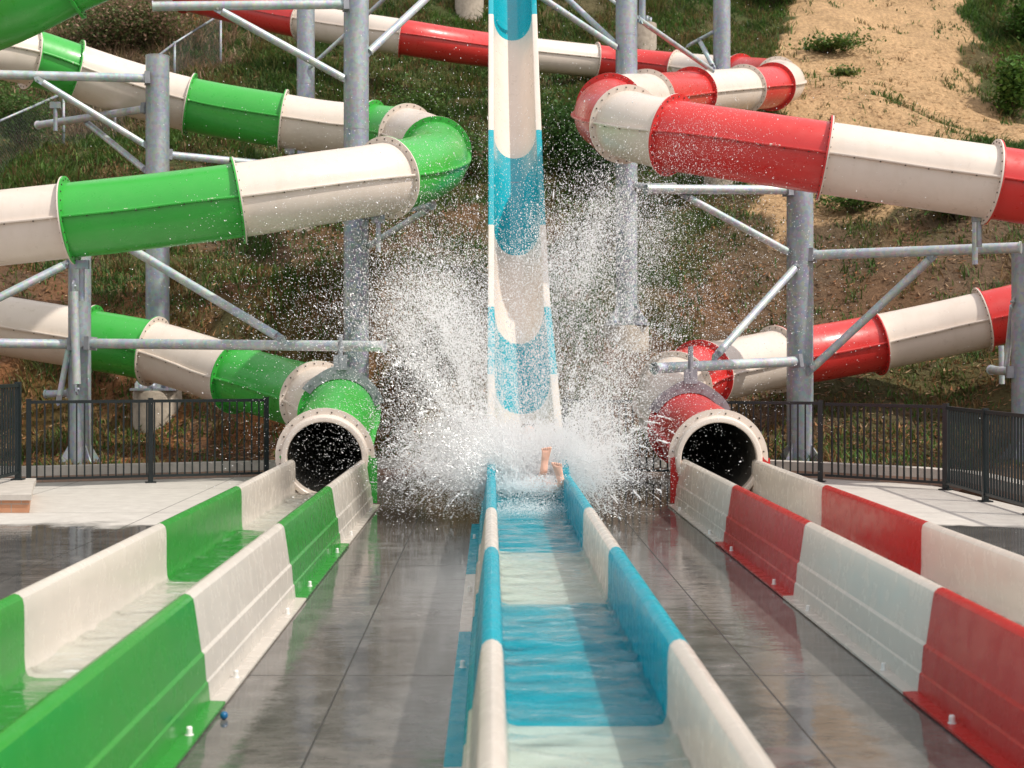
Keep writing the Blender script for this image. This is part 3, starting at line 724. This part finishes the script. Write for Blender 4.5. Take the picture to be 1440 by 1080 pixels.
# right side
support(881, 23.6, .36, -60, 'grey steel post standing between the steep slide and the red tube loop', [
    ('brace', (866, 66, 23.5), (740, -18, 22.6), .05), ('brace', (868, 64, 23.7), (768, -30, 24.6), .05),
    ('brace', (897, 26, 23.7), (1000, 98, 26.4), .045), ('brace', (897, 28, 23.6), (820, -30, 24.8), .03),
    ('arm', (895, 262, 23.5), (948, 262, 22.5), .05)], 'pedestal')
support(1015, 30.0, .36, -60, 'distant grey steel post behind the cream section of the red tube loop', [
    ('brace', (1003, 45, 30.0), (972, 62, 30.5), .04), ('brace', (985, 60, 30.2), (1002, 92, 29.8), .05)], 'pedestal')
support(1125, 19.5, .36, 250, 'grey steel post behind the right fence in front of the lower red tube', [
    ('arm', (1107, 267, 19.4), (908, 266, 18.6), .062), ('brace', (1106, 353, 19.4), (968, 278, 18.9), .05),
    ('arm', (1143, 359, 19.4), (1436, 348, 18.0), .068), ('brace', (1142, 518, 19.3), (1306, 366, 18.6), .055),
    ('arm', (1119, 508, 19.2), (920, 518, 17.35), .066), ('brace', (1117, 378, 19.3), (1010, 497, 18.2), .052),
    ('drop', (1371, 311, 17.9), (1371, 372, 17.9), .035)], 'plate')
support(1442, 19.3, .36, 345, 'grey steel post at the right edge behind the fence corner', [
    ('arm', (1424, 523, 19.3), (1394, 520, 20.4), .06), ('brace', (1424, 430, 19.3), (1415, 515, 20.0), .04), ('drop', (1408, 486, 20.8), (1409, 540, 20.8), .04)], 'plate')
# small far posts on concrete pedestals
def far_ped(px, py, Y, r, label):
    x = (px-VX)*Y/F; z = gz(x, Y); root = empty('support_post', (x, Y, z), label, 'support post', 'galvanised slide support posts')
    mb = MB(); mb.cyl((x, Y, z-.5), (x, Y, z+.85), r, 28); mb.build('concrete_pedestal', M['ped'], root)
    mb = MB(); mb.cyl((x, Y, z+.87), (x, Y, z+6), .1, 20); mb.box((x, Y, z+.865), (.45, .45, .03)); mb.build('pipe', M['galv'], root)
    for k in range(6):
        q = k*1.047; p = Vector((x+.24*math.cos(q), Y+.24*math.sin(q), z+.85)); b = MB(); b.cyl(p, p+Vector((0, 0, .2)), .045, 8); b.build('anchor_bolt', M['galv'], root)
far_ped(660, 40, 44.5, .45, 'far post on a pale concrete pedestal above the red tube, left of the steep slide')
far_ped(903, 76, 41.5, .42, 'far post on a pale concrete pedestal behind the tall post right of the steep slide')

# ring clamps that hang the last bend from the arms
def clamp(root, path, i, up_to, a0, a1, mat):
    t, r, u = frame(path, i); c = path[i]+t*.03; mb = MB(); n = 22; rings = []
    for k in range(n+1):
        q = a0+(a1-a0)*k/n; d = r*math.cos(q)+u*math.sin(q); bulge = .05*max(0, 1-abs(q-math.pi/2)/.5)
        rings.append([c+d*(RT+.01)-t*.0, c+d*(RF+.05+bulge)-t*.0, c+d*(RF+.05+bulge)+t*.02, c+d*(RT+.01)+t*.02])
    mb.loft(rings, True, True, smooth=False)
    for k in range(2, n-1, 3):
        q = a0+(a1-a0)*k/n; d = r*math.cos(q)+u*math.sin(q); p = c+d*(RF+.0)+t*.02; mb.cyl(p, p+t*.015, .014, 6)
    top = c+u*(RF+.06)+t*.01; mb.box(top+Vector((0, 0, .07)), (.16, .05, .18))
    mb.cyl(top+Vector((0, 0, .05)), Vector((top.x, top.y, up_to)), .032, 14)
    o = mb.build('ring_hanger', mat, root)
clamp(r_root, r_path, r_seg[len(red)-3], P(972, 487, 17.4).z, R(25), R(155), M['plate'])
clamp(g_root, g_path, g_seg[len(green)-3], P(478, 470, 17.3).z, R(35), R(165), M['plate'])

def saddle(root, px, py, Y, l=.35):
    p = P(px, py, Y); mb = MB(); mb.cyl(p, p-Vector((0, 0, l)), .032, 12); mb.box(p+Vector((0, 0, .0)), (.16, .07, .1)); mb.build('saddle_hanger', M['galv'], root)
saddle(g_root, 78, 148, 22.1, .4); saddle(g_root, 115, 372, 16.3, .42); saddle(g_root, 408, 212, 22.9, .45)
saddle(g_root, 532, 308, 17.4, .4); saddle(g_root, 70, 372-340+0, 21, .01) if False else None
saddle(r_root, 1377, 306, 16.9, .35)

# small blue ball on the deck by the green lane
root = None
mb = MB(); bc = Vector(((315-VX)*5.98/F, 5.98, .017)); n = 20
rings = [[bc+Vector((math.cos(6.2832*k/n)*math.sin(math.pi*j/12)*.017, math.sin(6.2832*k/n)*math.sin(math.pi*j/12)*.017, -math.cos(math.pi*j/12)*.017)) for k in range(n)] for j in range(1, 12)]
mb.loft(rings, True, True); tag(mb.build('ball', M['ball'], origin=bc), 'tiny dark blue ball lying on the deck against the foot of the green lane', 'ball')

# ------------------------------------------------------------------ chain-link fence on the slope
def chain():
    pts = [(-11.6, 27.5), (-10.5, 29.2), (-9.4, 31.3), (-8.85, 33.5), (-8.0, 36), (-7.5, 39.5)]; HS = [1.3, 1.3, 1.3, 1.2, .95, 1.9]
    root = empty('chain_link_fence', (pts[0][0], pts[0][1], gz(*pts[0])), 'thin grey chain-link fence climbing the slope behind the green tubes', 'fence')
    H = 1.5
    for p, H in zip(pts, HS):
        z = gz(*p); mb = MB(); mb.cyl((p[0], p[1], z-.1), (p[0], p[1], z+H+.04), .032, 10); mb.build('post', M['galv'], root)
    for a, b, ha, hb in zip(pts[:-1], pts[1:], HS[:-1], HS[1:]):
        A = Vector((a[0], a[1], gz(*a))); B = Vector((b[0], b[1], gz(*b))); H = (ha+hb)/2; mb = MB(); mb.cyl(A+Vector((0, 0, ha)), B+Vector((0, 0, hb)), .028, 10); mb.build('top_rail', M['galv'], root)
        mb = MB(); n = int((B-A).length/.08); k0 = int(H/.08)
        for k in range(-k0, n):
            for s in (1, -1):
                # line from (k, 0) to (k+k0, H) clipped
                u0, u1 = k/n, (k+k0)/n; v0, v1 = 0.0, 1.0
                if u0 < 0: v0 = -u0/(u1-u0); u0 = 0
                if u1 > 1: v1 = v0+(1-u0)/(u1-u0)*(1-v0) if u1 > u0 else 1; u1 = 1
                if v1-v0 < .02: continue
                if s < 0: v0, v1 = 1-v0, 1-v1
                mb.cyl(A.lerp(B, u0)+Vector((0, 0, (ha+(hb-ha)*u0)*v0)), A.lerp(B, u1)+Vector((0, 0, (ha+(hb-ha)*u1)*v1)), .0022, 3, cap=False)
        mb.build('wire_mesh', M['wire'], root)
chain()

# row of blocks and a small hatch on the slope
rb = random.Random(3)
root = empty('block_wall', (P(640, 118, 33.0).x, 33.0, gz(P(640, 118, 33.0).x, 33.0)), 'short crumbling row of reddish blocks on the slope left of the steep slide', 'wall')
for k in range(9):
    x = root.location.x-1.6+k*.36; y = 33.0+rb.uniform(-.1, .1); z = gz(x, y)+.1
    for lv in range(2 if k % 3 else 1):
        mb = MB(); mb.box((x, y, z+lv*.17), (.33, .28, .165), Matrix.Rotation(rb.uniform(-.15, .15), 3, 'Z')); mb.build('block', M['block'], root)

shr = 'bushes and tall weeds on the slope'
shrub(800, 215, 30.2, 1.5, 1.0, 5200, (.028, .06, .016), 'dark leafy bush right beside the steep slide on its right', leaf=.09, group=shr)
shrub(845, 225, 29.2, 1.2, .8, 3600, (.03, .065, .018), 'dark green bush under the left bend of the red tube', leaf=.08, group=shr)
shrub(640, 205, 31.5, 1.2, 1.1, 4200, (.04, .075, .02), 'mid green bush between the green tube bend and the steep slide', leaf=.08, group=shr)
shrub(590, 160, 34.0, 1.0, .9, 3000, (.05, .085, .022), 'low green bush in front of the block row', leaf=.08, group=shr)
shrub(1424, 118, 39.2, 1.5, .6, 2400, (.05, .10, .022), 'bright green tall weed clump on the right side of the sandy strip', leaf=.14, group=shr)
shrub(1450, 60, 43.5, 1.8, .9, 3000, (.045, .09, .02), 'large green weed clump at the top right corner', leaf=.15, group=shr)
shrub(1160, 92, 41.5, .3, 1.1, 1500, (.045, .08, .02), 'low grassy tuft on the left edge of the sandy strip', leaf=.12, group=shr)
shrub(1185, 150, 38.3, .35, .5, 700, (.07, .1, .03), 'small tuft in the middle of the sandy strip', leaf=.1, group=shr)
shrub(140, 60, 41.0, 1.5, 1.6, 4500, (.07, .09, .035), 'pinkish flowering weeds left of the chain-link fence', leaf=.1, group=shr, pinks=.3)
shrub(210, 70, 41.5, 1.6, 1.5, 4500, (.075, .09, .035), 'pink flowering weeds directly beside the upper chain-link fence', leaf=.1, group=shr, pinks=.35)
shrub(30, 200, 31.5, 1.4, 1.1, 4500, (.05, .09, .025), 'bushy green weeds at the left edge beneath the upper arm', leaf=.08, group=shr)
shrub(1345, 330, 27.5, .5, .7, 1800, (.05, .09, .022), 'low green weed patch below the cream section of the upper red tube', leaf=.08, group=shr)
shrub(1200, 325, 28.5, .55, .8, 2000, (.045, .085, .02), 'low green bush at the foot of the sandy strip', leaf=.08, group=shr)
shrub(1085, 35, 46, 1.0, 1.5, 3000, (.045, .08, .02), 'dark green weeds at the top beside the sandy strip', leaf=.12, group=shr)

# ------------------------------------------------------------------ slider (person)
def person():
    # lying on the back, feet first towards the viewer, left leg raised; skeleton in metres
    J = {}; E = []; RAD = []; names = []
    def v(n, co, r): J[n] = len(names); names.append(Vector(co)); RAD.append(r)
    def e(a, b): E.append((J[a], J[b]))
    x0 = .40; v('pelvis', (x0, 13.75, .40), (.15, .10)); v('waist', (x0, 13.95, .42), (.135, .095)); v('chest', (x0-.01, 14.2, .50), (.16, .11)); v('shoulders', (x0-.01, 14.38, .58), (.14, .085))
    v('neck', (x0-.01, 14.47, .64), (.055, .055)); v('jaw', (x0-.01, 14.52, .71), (.062, .065)); v('skull', (x0-.01, 14.57, .79), (.075, .088)); v('crown', (x0-.01, 14.60, .85), (.05, .06))
    for a, b in (('pelvis', 'waist'), ('waist', 'chest'), ('chest', 'shoulders'), ('shoulders', 'neck'), ('neck', 'jaw'), ('jaw', 'skull'), ('skull', 'crown')): e(a, b)
    legs = {'a': [(.33, 13.66, .40), (.42, 13.27, .56), (.475, 12.95, .50)], 'b': [(.49, 13.66, .40), (.58, 13.28, .53), (.585, 12.0+.0, .44)]}
    legs['a'] = [(.34, 13.66, .36), (.45, 13.28, .36), (.482, 12.97, .50)]; legs['b'] = [(.49, 13.60, .36), (.59, 13.13, .34), (.628, 12.72, .41)]
    feet = {'a': ((.482, 12.90, .525), (.022, -.015, .19)), 'b': ((.632, 12.64, .425), (-.045, -.03, .17))}
    for s in 'ab':
        h, k, an = legs[s]; v('hip'+s, h, (.088, .085)); v('thigh'+s, tuple((a+b)/2 for a, b in zip(h, k)), (.072, .072)); v('knee'+s, k, (.05, .05)); v('calf'+s, tuple(a*.65+b*.35 for a, b in zip(k, an)), (.048, .046)); v('ankle'+s, an, (.034, .034))
        e('pelvis', 'hip'+s); e('hip'+s, 'thigh'+s); e('thigh'+s, 'knee'+s); e('knee'+s, 'calf'+s); e('calf'+s, 'ankle'+s)
        hl, d = feet[s]; hl = Vector(hl); d = Vector(d); v('heel'+s, hl, (.038, .036)); v('arch'+s, hl+d*.42+Vector((0, .015, 0)), (.036, .024)); v('sole'+s, hl+d*.78, (.046, .024))
        e('ankle'+s, 'heel'+s); e('heel'+s, 'arch'+s); e('arch'+s, 'sole'+s)
        sg = 1 if s == 'a' else -1
        for q, (ox, ln, rr) in enumerate([(.030, .062, .014), (.012, .060, .0095), (-.004, .054, .009), (-.019, .047, .0085), (-.033, .038, .008)]):
            b = hl+d*.93+Vector((ox*sg, 0, 0)); v(f't{s}{q}', b, (rr*1.05, rr*1.05)); v(f'u{s}{q}', b+d.normalized()*ln*.62+Vector((ox*sg*.25, -.006, 0)), (rr, rr)); e('sole'+s, f't{s}{q}'); e(f't{s}{q}', f'u{s}{q}')
    for s, sg in (('a', -1), ('b', 1)):
        pts = [(x0+sg*.17, 14.36, .57), (x0+sg*.20, 14.2, .46), (x0+sg*.12, 13.98, .56), (x0+sg*.06, 13.92, .60)]
        for nme, p, r in zip(('sh', 'el', 'wr', 'pa'), pts, ((.055, .05), (.038, .038), (.026, .024), (.034, .02))): v(nme+s, p, r)
        e('shoulders', 'sh'+s); e('sh'+s, 'el'+s); e('el'+s, 'wr'+s); e('wr'+s, 'pa'+s)
        pl = Vector(pts[3]); d = (pl-Vector(pts[2])).normalized(); sd = Vector((0, .6, .8)).cross(d).normalized()
        for q in range(4):
            b = pl+d*.035+sd*((q-1.5)*.02); v(f'f{s}{q}', b, (.0095, .0095)); v(f'g{s}{q}', b+d*.035+Vector((0, 0, -.004)), (.0085, .0085)); v(f'h{s}{q}', b+d*(.055+.008*(1.5-abs(q-1.5)))+Vector((0, 0, -.02)), (.0075, .0075)); e('pa'+s, f'f{s}{q}'); e(f'f{s}{q}', f'g{s}{q}'); e(f'g{s}{q}', f'h{s}{q}')
        b = pl-d*.01+sd*(.04); v('th'+s, b, (.011, .011)); v('ti'+s, b+d*.03+sd*.015, (.009, .009)); e('pa'+s, 'th'+s); e('th'+s, 'ti'+s)
    O = Vector((x0, 13.75, .2))
    me = bpy.data.meshes.new('person'); me.from_pydata([p-O for p in names], E, []); o = bpy.data.objects.new('person', me); COL.objects.link(o); o.location = O
    md = o.modifiers.new('skin', 'SKIN'); md.use_smooth_shade = True
    for i, r in enumerate(RAD): me.skin_vertices[0].data[i].radius = r
    me.skin_vertices[0].data[0].use_root = True
    sub = o.modifiers.new('sub', 'SUBSURF'); sub.levels = 2; sub.render_levels = 2
    dg = bpy.context.evaluated_depsgraph_get(); dg.update(); nm = bpy.data.meshes.new_from_object(o.evaluated_get(dg)); o.modifiers.clear(); o.data = nm
    nm.materials.clear(); nm.materials.append(M['skin'])
    tag(o, 'barefoot person sliding feet first through the white splash, soles towards the viewer', 'person')
    def child(mb, name, mat): mb.build(name, mat, o)
    mb = MB()   # swim shorts: sleeves round pelvis and thighs
    for a, b, ra, rb_ in ((Vector((x0, 13.86, .41)), Vector((x0, 13.66, .40)), .168, .165), (Vector(legs['a'][0])+Vector((0, .05, 0)), Vector((.365, 13.45, .40)), .108, .10), (Vector(legs['b'][0])+Vector((0, .05, 0)), Vector((.535, 13.36, .40)), .108, .10)):
        mb.cyl(a, b, ra, 24, rb_, cap=False)
    child(mb, 'swim_shorts', M['shorts'])
    hc = Vector((x0-.01, 14.60, .80)); mb = MB(); rings = []
    for j in range(1, 9):
        q = math.pi*.5*j/8; rings.append([hc+Vector((math.cos(6.2832*k/20)*.085*math.sin(q), .03+math.sin(6.2832*k/20)*.10*math.sin(q), .09*math.cos(q))) for k in range(20)])
    mb.loft(rings, True, True); child(mb, 'hair', M['hair'])
    for sx in (-1, 1):
        mb = MB(); c = Vector((x0-.01+sx*.03, 14.492, .785)); rr = [[c+Vector((math.cos(6.2832*k/12)*.012*math.sin(math.pi*j/8), math.sin(6.2832*k/12)*.012*math.sin(math.pi*j/8), math.cos(math.pi*j/8)*.012)) for k in range(12)] for j in range(1, 8)]
        mb.loft(rr, True, True); child(mb, 'eye', M['cap'])
person()

# ------------------------------------------------------------------ splash
def splash():
    pos = []
    ox, oy, oz = .35, 13.55, .45
    def blob(n, c, s, tilt=0.0):
        n = int(n*2.2)
        q = rng.normal(0, 1, (n, 3))*np.array(s); a = tilt
        x = q[:, 0]*math.cos(a)-q[:, 2]*math.sin(a); z = q[:, 0]*math.sin(a)+q[:, 2]*math.cos(a)
        return np.stack([c[0]+x, c[1]+q[:, 1], c[2]+z], 1)
    def px(a, b, Y=13.5): p = P(a, b, Y); return (p.x, p.y, p.z)
    A = []
    A.append((blob(70000, px(725, 652, 13.7), (.44, .26, .14)), .0042))          # white core over the lane
    A.append((blob(5500, px(755, 683, 12.75), (.24, .13, .06)), .004)); A.append((blob(3000, px(750, 715, 12.2), (.22, .2, .04)), .0034))
    A.append((blob(15000, px(690, 620, 13.9), (.36, .25, .15)), .0040))
    A.append((blob(17000, px(820, 630), (.26, .3, .28)), .004)); A.append((blob(18000, px(640, 640), (.36, .3, .20)), .004))
    A.append((blob(14000, px(615, 560), (.40, .35, .46), .45), .004)); A.append((blob(13000, px(600, 440), (.30, .35, .32), .1), .0038))
    A.append((blob(11000, px(845, 560), (.36, .35, .48), -.3), .004)); A.append((blob(12000, px(820, 360), (.28, .35, .26), -.3), .004)); A.append((blob(8000, px(875, 300), (.30, .35, .22), -.5), .0036))
    A.append((blob(9000, px(800, 460), (.3, .35, .55)), .0038)); A.append((blob(7000, px(720, 520), (.35, .3, .45)), .0034)); A.append((blob(14000, px(650, 520), (.26, .3, .5)), .0038))
    A.append((blob(46000, px(725, 470), (1.2, .6, .95)), .0033)); A.append((blob(6500, px(520, 590), (.5, .6, .55)), .0031)); A.append((blob(5000, px(910, 430), (.4, .5, .7)), .0033))
    A.append((blob(2500, px(470, 600, 14.0), (.5, .35, .6)), .0023)); A.append((blob(1200, px(1010, 600, 14.0), (.45, .35, .5)), .0023))
    A.append((blob(2500, px(970, 210, 14.6), (.4, .4, .35)), .0026))
    pts = np.concatenate([a for a, _ in A]); rad = np.concatenate([np.full(len(a), r) for a, r in A])
    # ragged density: filaments radiating from the impact
    dx = pts[:, 0]-ox; dz = pts[:, 2]-.2; ang = np.arctan2(dz, dx); rr = np.hypot(dx, dz)
    f = fbm(ang*9, rr*1.1+pts[:, 1]*.6, 1.0, 17, 4)+.3*(fbm(pts[:, 0]*5, pts[:, 2]*5, 1.0, 23, 3)-.5)
    keep = rng.random(len(pts)) < np.where(rr < .75, 1, sstep(.34, .66, f)*.42+.42)
    keep &= pts[:, 2] > .03
    # spray leaves the opening right behind the feet clear
    nearfoot = (pts[:, 1] < 12.93) & (pts[:, 0] > .40) & (pts[:, 0] < .70) & (pts[:, 2] > .50) & (pts[:, 2] < .95)
    keep &= ~nearfoot
    pts, rad = pts[keep], rad[keep]
    # jets: strings of drops thrown on ballistic arcs
    J = []; JR = []
    for k in range(460):
        side = -1 if rng.random() < .62 else 1; vx = side*abs(rng.normal(1.4, .8))*(1 if side < 0 else .75); vz = rng.uniform(1.2, 5.6)+.3*abs(vx); vy = rng.normal(-.1, .5)
        s = np.array([ox+side*rng.uniform(.0, .45), oy+rng.normal(0, .3), .35]); t0 = rng.uniform(.05, .55); n = rng.integers(14, 60)
        t = t0+np.sort(rng.random(n))*rng.uniform(.04, .16)
        p = np.stack([s[0]+vx*t, s[1]+vy*t, s[2]+vz*t-4.9*t*t], 1)+rng.normal(0, .016, (n, 3)); J.append(p); JR.append(rng.uniform(.003, .0068, n))
    ropes = []; rr_ = []
    for k in range(230):   # unbroken ropes of water torn off the crown
        side = -1 if rng.random() < .6 else 1; vx = side*abs(rng.normal(1.3, .7)); vz = rng.uniform(1.0, 4.2); vy = rng.normal(-.15, .4)
        s0 = np.array([ox+side*rng.uniform(.05, .5), oy+rng.normal(-.05, .25), .35]); t0 = rng.uniform(.04, .42); n = 44
        t = t0+np.linspace(0, rng.uniform(.02, .07), n); wob = np.cumsum(rng.normal(0, .0012, (n, 3)), 0)
        J.append(np.stack([s0[0]+vx*t, s0[1]+vy*t, s0[2]+vz*t-4.9*t*t], 1)+wob)
        JR.append((.0055+.0035*np.abs(np.sin(np.linspace(0, rng.uniform(4, 9), n)+k)))*np.sin(np.linspace(.25, 2.9, n))*rng.uniform(.7, 1.5))
    J = np.concatenate(J); JR = np.concatenate(JR); q = (J[:, 2] > .05) & ~((J[:, 1] < 12.95) & (J[:, 0] > .40) & (J[:, 0] < .72) & (J[:, 2] > .43) & (J[:, 2] < .95)); J, JR = J[q], JR[q]
    pts = np.concatenate([pts, J]); rad = np.concatenate([rad, JR])
    far = (np.abs(pts[:, 0]-ox)-1.15)/.5; low_ = 1-sstep(1.2, 2.0, pts[:, 2])   # few drops fly sideways, low over the tube outlets
    q = rng.random(len(pts)) > np.clip(far, 0, .78)*low_; pts, rad = pts[q], rad[q]
    n = len(pts); rad = rad*np.exp(rng.normal(0, .38, n)); rad = np.clip(rad*.64, .0013, .0095)
    # each drop: stretched octahedron along its flight direction
    d = pts-np.array([ox, oy, .0]); d /= np.linalg.norm(d, axis=1)[:, None]; st = rng.uniform(1.0, 2.0, n)[:, None]; st[rng.random(n) < .008] *= 3; rad[rng.random(n) < .006] *= 1.8
    a = np.cross(d, np.array([0, 1.0, .1])); a /= np.linalg.norm(a, axis=1)[:, None]; b = np.cross(d, a); r = rad[:, None]
    v = np.stack([pts+d*r*st, pts-d*r*st, pts+a*r, pts-a*r, pts+b*r, pts-b*r], 1).reshape(-1, 3)
    fi = np.array([[0, 2, 4], [0, 4, 3], [0, 3, 5], [0, 5, 2], [1, 4, 2], [1, 3, 4], [1, 5, 3], [1, 2, 5]])
    f = (np.arange(n)[:, None, None]*6+fi[None]).reshape(-1, 3)
    m, nt, N, L, bs = new_mat('spray_water'); N.remove(bs)
    df = N.new('ShaderNodeBsdfDiffuse'); df.inputs[0].default_value = (.995, .995, .995, 1); tr = N.new('ShaderNodeBsdfTranslucent'); tr.inputs[0].default_value = (.995, .995, .995, 1)
    gl = N.new('ShaderNodeBsdfGlossy'); gl.inputs['Roughness'].default_value = .15
    m1 = N.new('ShaderNodeMixShader'); m1.inputs[0].default_value = .45; L.new(df.outputs[0], m1.inputs[1]); L.new(tr.outputs[0], m1.inputs[2])
    m2 = N.new('ShaderNodeMixShader'); m2.inputs[0].default_value = .05; L.new(m1.outputs[0], m2.inputs[1]); L.new(gl.outputs[0], m2.inputs[2]); L.new(m2.outputs[0], N['Material Output'].inputs['Surface'])
    o = fast_mesh('water_splash', v, f, 3, m, None, False); tag(o, 'tall burst of white spray and droplets thrown up at the foot of the steep slide', 'splash', None, 'stuff')
    mbd = bpy.data.metaballs.new('mist_src'); mo = bpy.data.objects.new('mist_src', mbd); COL.objects.link(mo); mbd.resolution = .07; mbd.render_resolution = .07; mbd.threshold = .35
    for (a, b, Y_, r) in [(705, 655, 13.6, .38), (765, 645, 13.8, .36), (650, 655, 13.6, .32), (820, 655, 13.7, .30), (630, 610, 13.8, .30), (845, 610, 13.9, .26)]:
        e = mbd.elements.new(); e.co = P(a, b, Y_); e.radius = r*1.28
    dg = bpy.context.evaluated_depsgraph_get(); dg.update(); me = bpy.data.meshes.new_from_object(mo.evaluated_get(dg)); bpy.data.objects.remove(mo)
    mist = bpy.data.objects.new('splash_mist', me); COL.objects.link(mist)
    mm, nt, N, L, bs = new_mat('fine_mist'); N.remove(bs); pv = N.new('ShaderNodeVolumePrincipled'); pv.inputs['Color'].default_value = (.998, .998, 1, 1); pv.inputs['Density'].default_value = 2.4; pv.inputs['Anisotropy'].default_value = .2
    nz = nnoise(N, L, 6.5, 5, .7); mp = N.new('ShaderNodeMapRange'); L.new(nz, mp.inputs[0]); mp.inputs[1].default_value = .46; mp.inputs[2].default_value = .72; mp.inputs[3].default_value = 0; mp.inputs[4].default_value = 5.5; L.new(mp.outputs[0], pv.inputs['Density'])
    L.new(pv.outputs[0], N['Material Output'].inputs['Volume']); me.materials.clear(); me.materials.append(mm)
    tag(mist, 'white mist hanging in the heart of the splash', 'mist', None, 'stuff')
    print('drops', n, 'mist verts', len(me.vertices))
splash()

# ------------------------------------------------------------------ light, sky, camera
SUN_EL, SUN_AZ = 50.5, 117.0   # azimuth measured clockwise from +Y (into the picture)
el, az = R(SUN_EL), R(SUN_AZ)
d = Vector((math.sin(az)*math.cos(el), math.cos(az)*math.cos(el), math.sin(el)))
sl = bpy.data.lights.new('sun', 'SUN'); sl.energy = 3.0; sl.angle = R(1.0); sl.color = (1.0, .94, .85)
so = bpy.data.objects.new('sun', sl); COL.objects.link(so); so.location = d*60; so.rotation_euler = (-d).to_track_quat('-Z', 'Y').to_euler()
w = bpy.data.worlds.new('World'); S.world = w; w.use_nodes = True; nt = w.node_tree
sky = nt.nodes.new('ShaderNodeTexSky'); sky.sky_type = 'NISHITA'; sky.sun_disc = False; sky.sun_elevation = el; sky.sun_rotation = az
sky.dust_density = 2.5; sky.air_density = 1.0
bg = nt.nodes['Background']; bg.inputs['Strength'].default_value = .15; mxs = nt.nodes.new('ShaderNodeMix'); mxs.data_type = 'RGBA'; mxs.inputs[0].default_value = .55
nt.links.new(sky.outputs[0], mxs.inputs[6]); mxs.inputs[7].default_value = (7.4, 6.9, 6.5, 1)   # thin bright summer haze over the blue
nt.links.new(mxs.outputs[2], bg.inputs['Color'])

cam = bpy.data.cameras.new('camera'); co = bpy.data.objects.new('camera', cam); COL.objects.link(co); S.camera = co
co.location = (0, 0, CAMH); co.rotation_euler = (R(90), 0, 0); cam.sensor_width = 36; cam.lens = F/1440*36; cam.clip_end = 500; cam.clip_start = .05
cam.shift_x = (720-VX)/1440; cam.shift_y = -(540-VY)/1440
cam.dof.use_dof = True; cam.dof.focus_distance = 13.5; cam.dof.aperture_fstop = 3.6
S.view_settings.view_transform = 'Standard'; S.view_settings.look = 'None'; S.view_settings.exposure = 0.2; S.view_settings.gamma = 1.0
S.cycles.max_bounces = 14; S.cycles.diffuse_bounces = 12; S.cycles.volume_bounces = 6;  S.cycles.transparent_max_bounces = 16
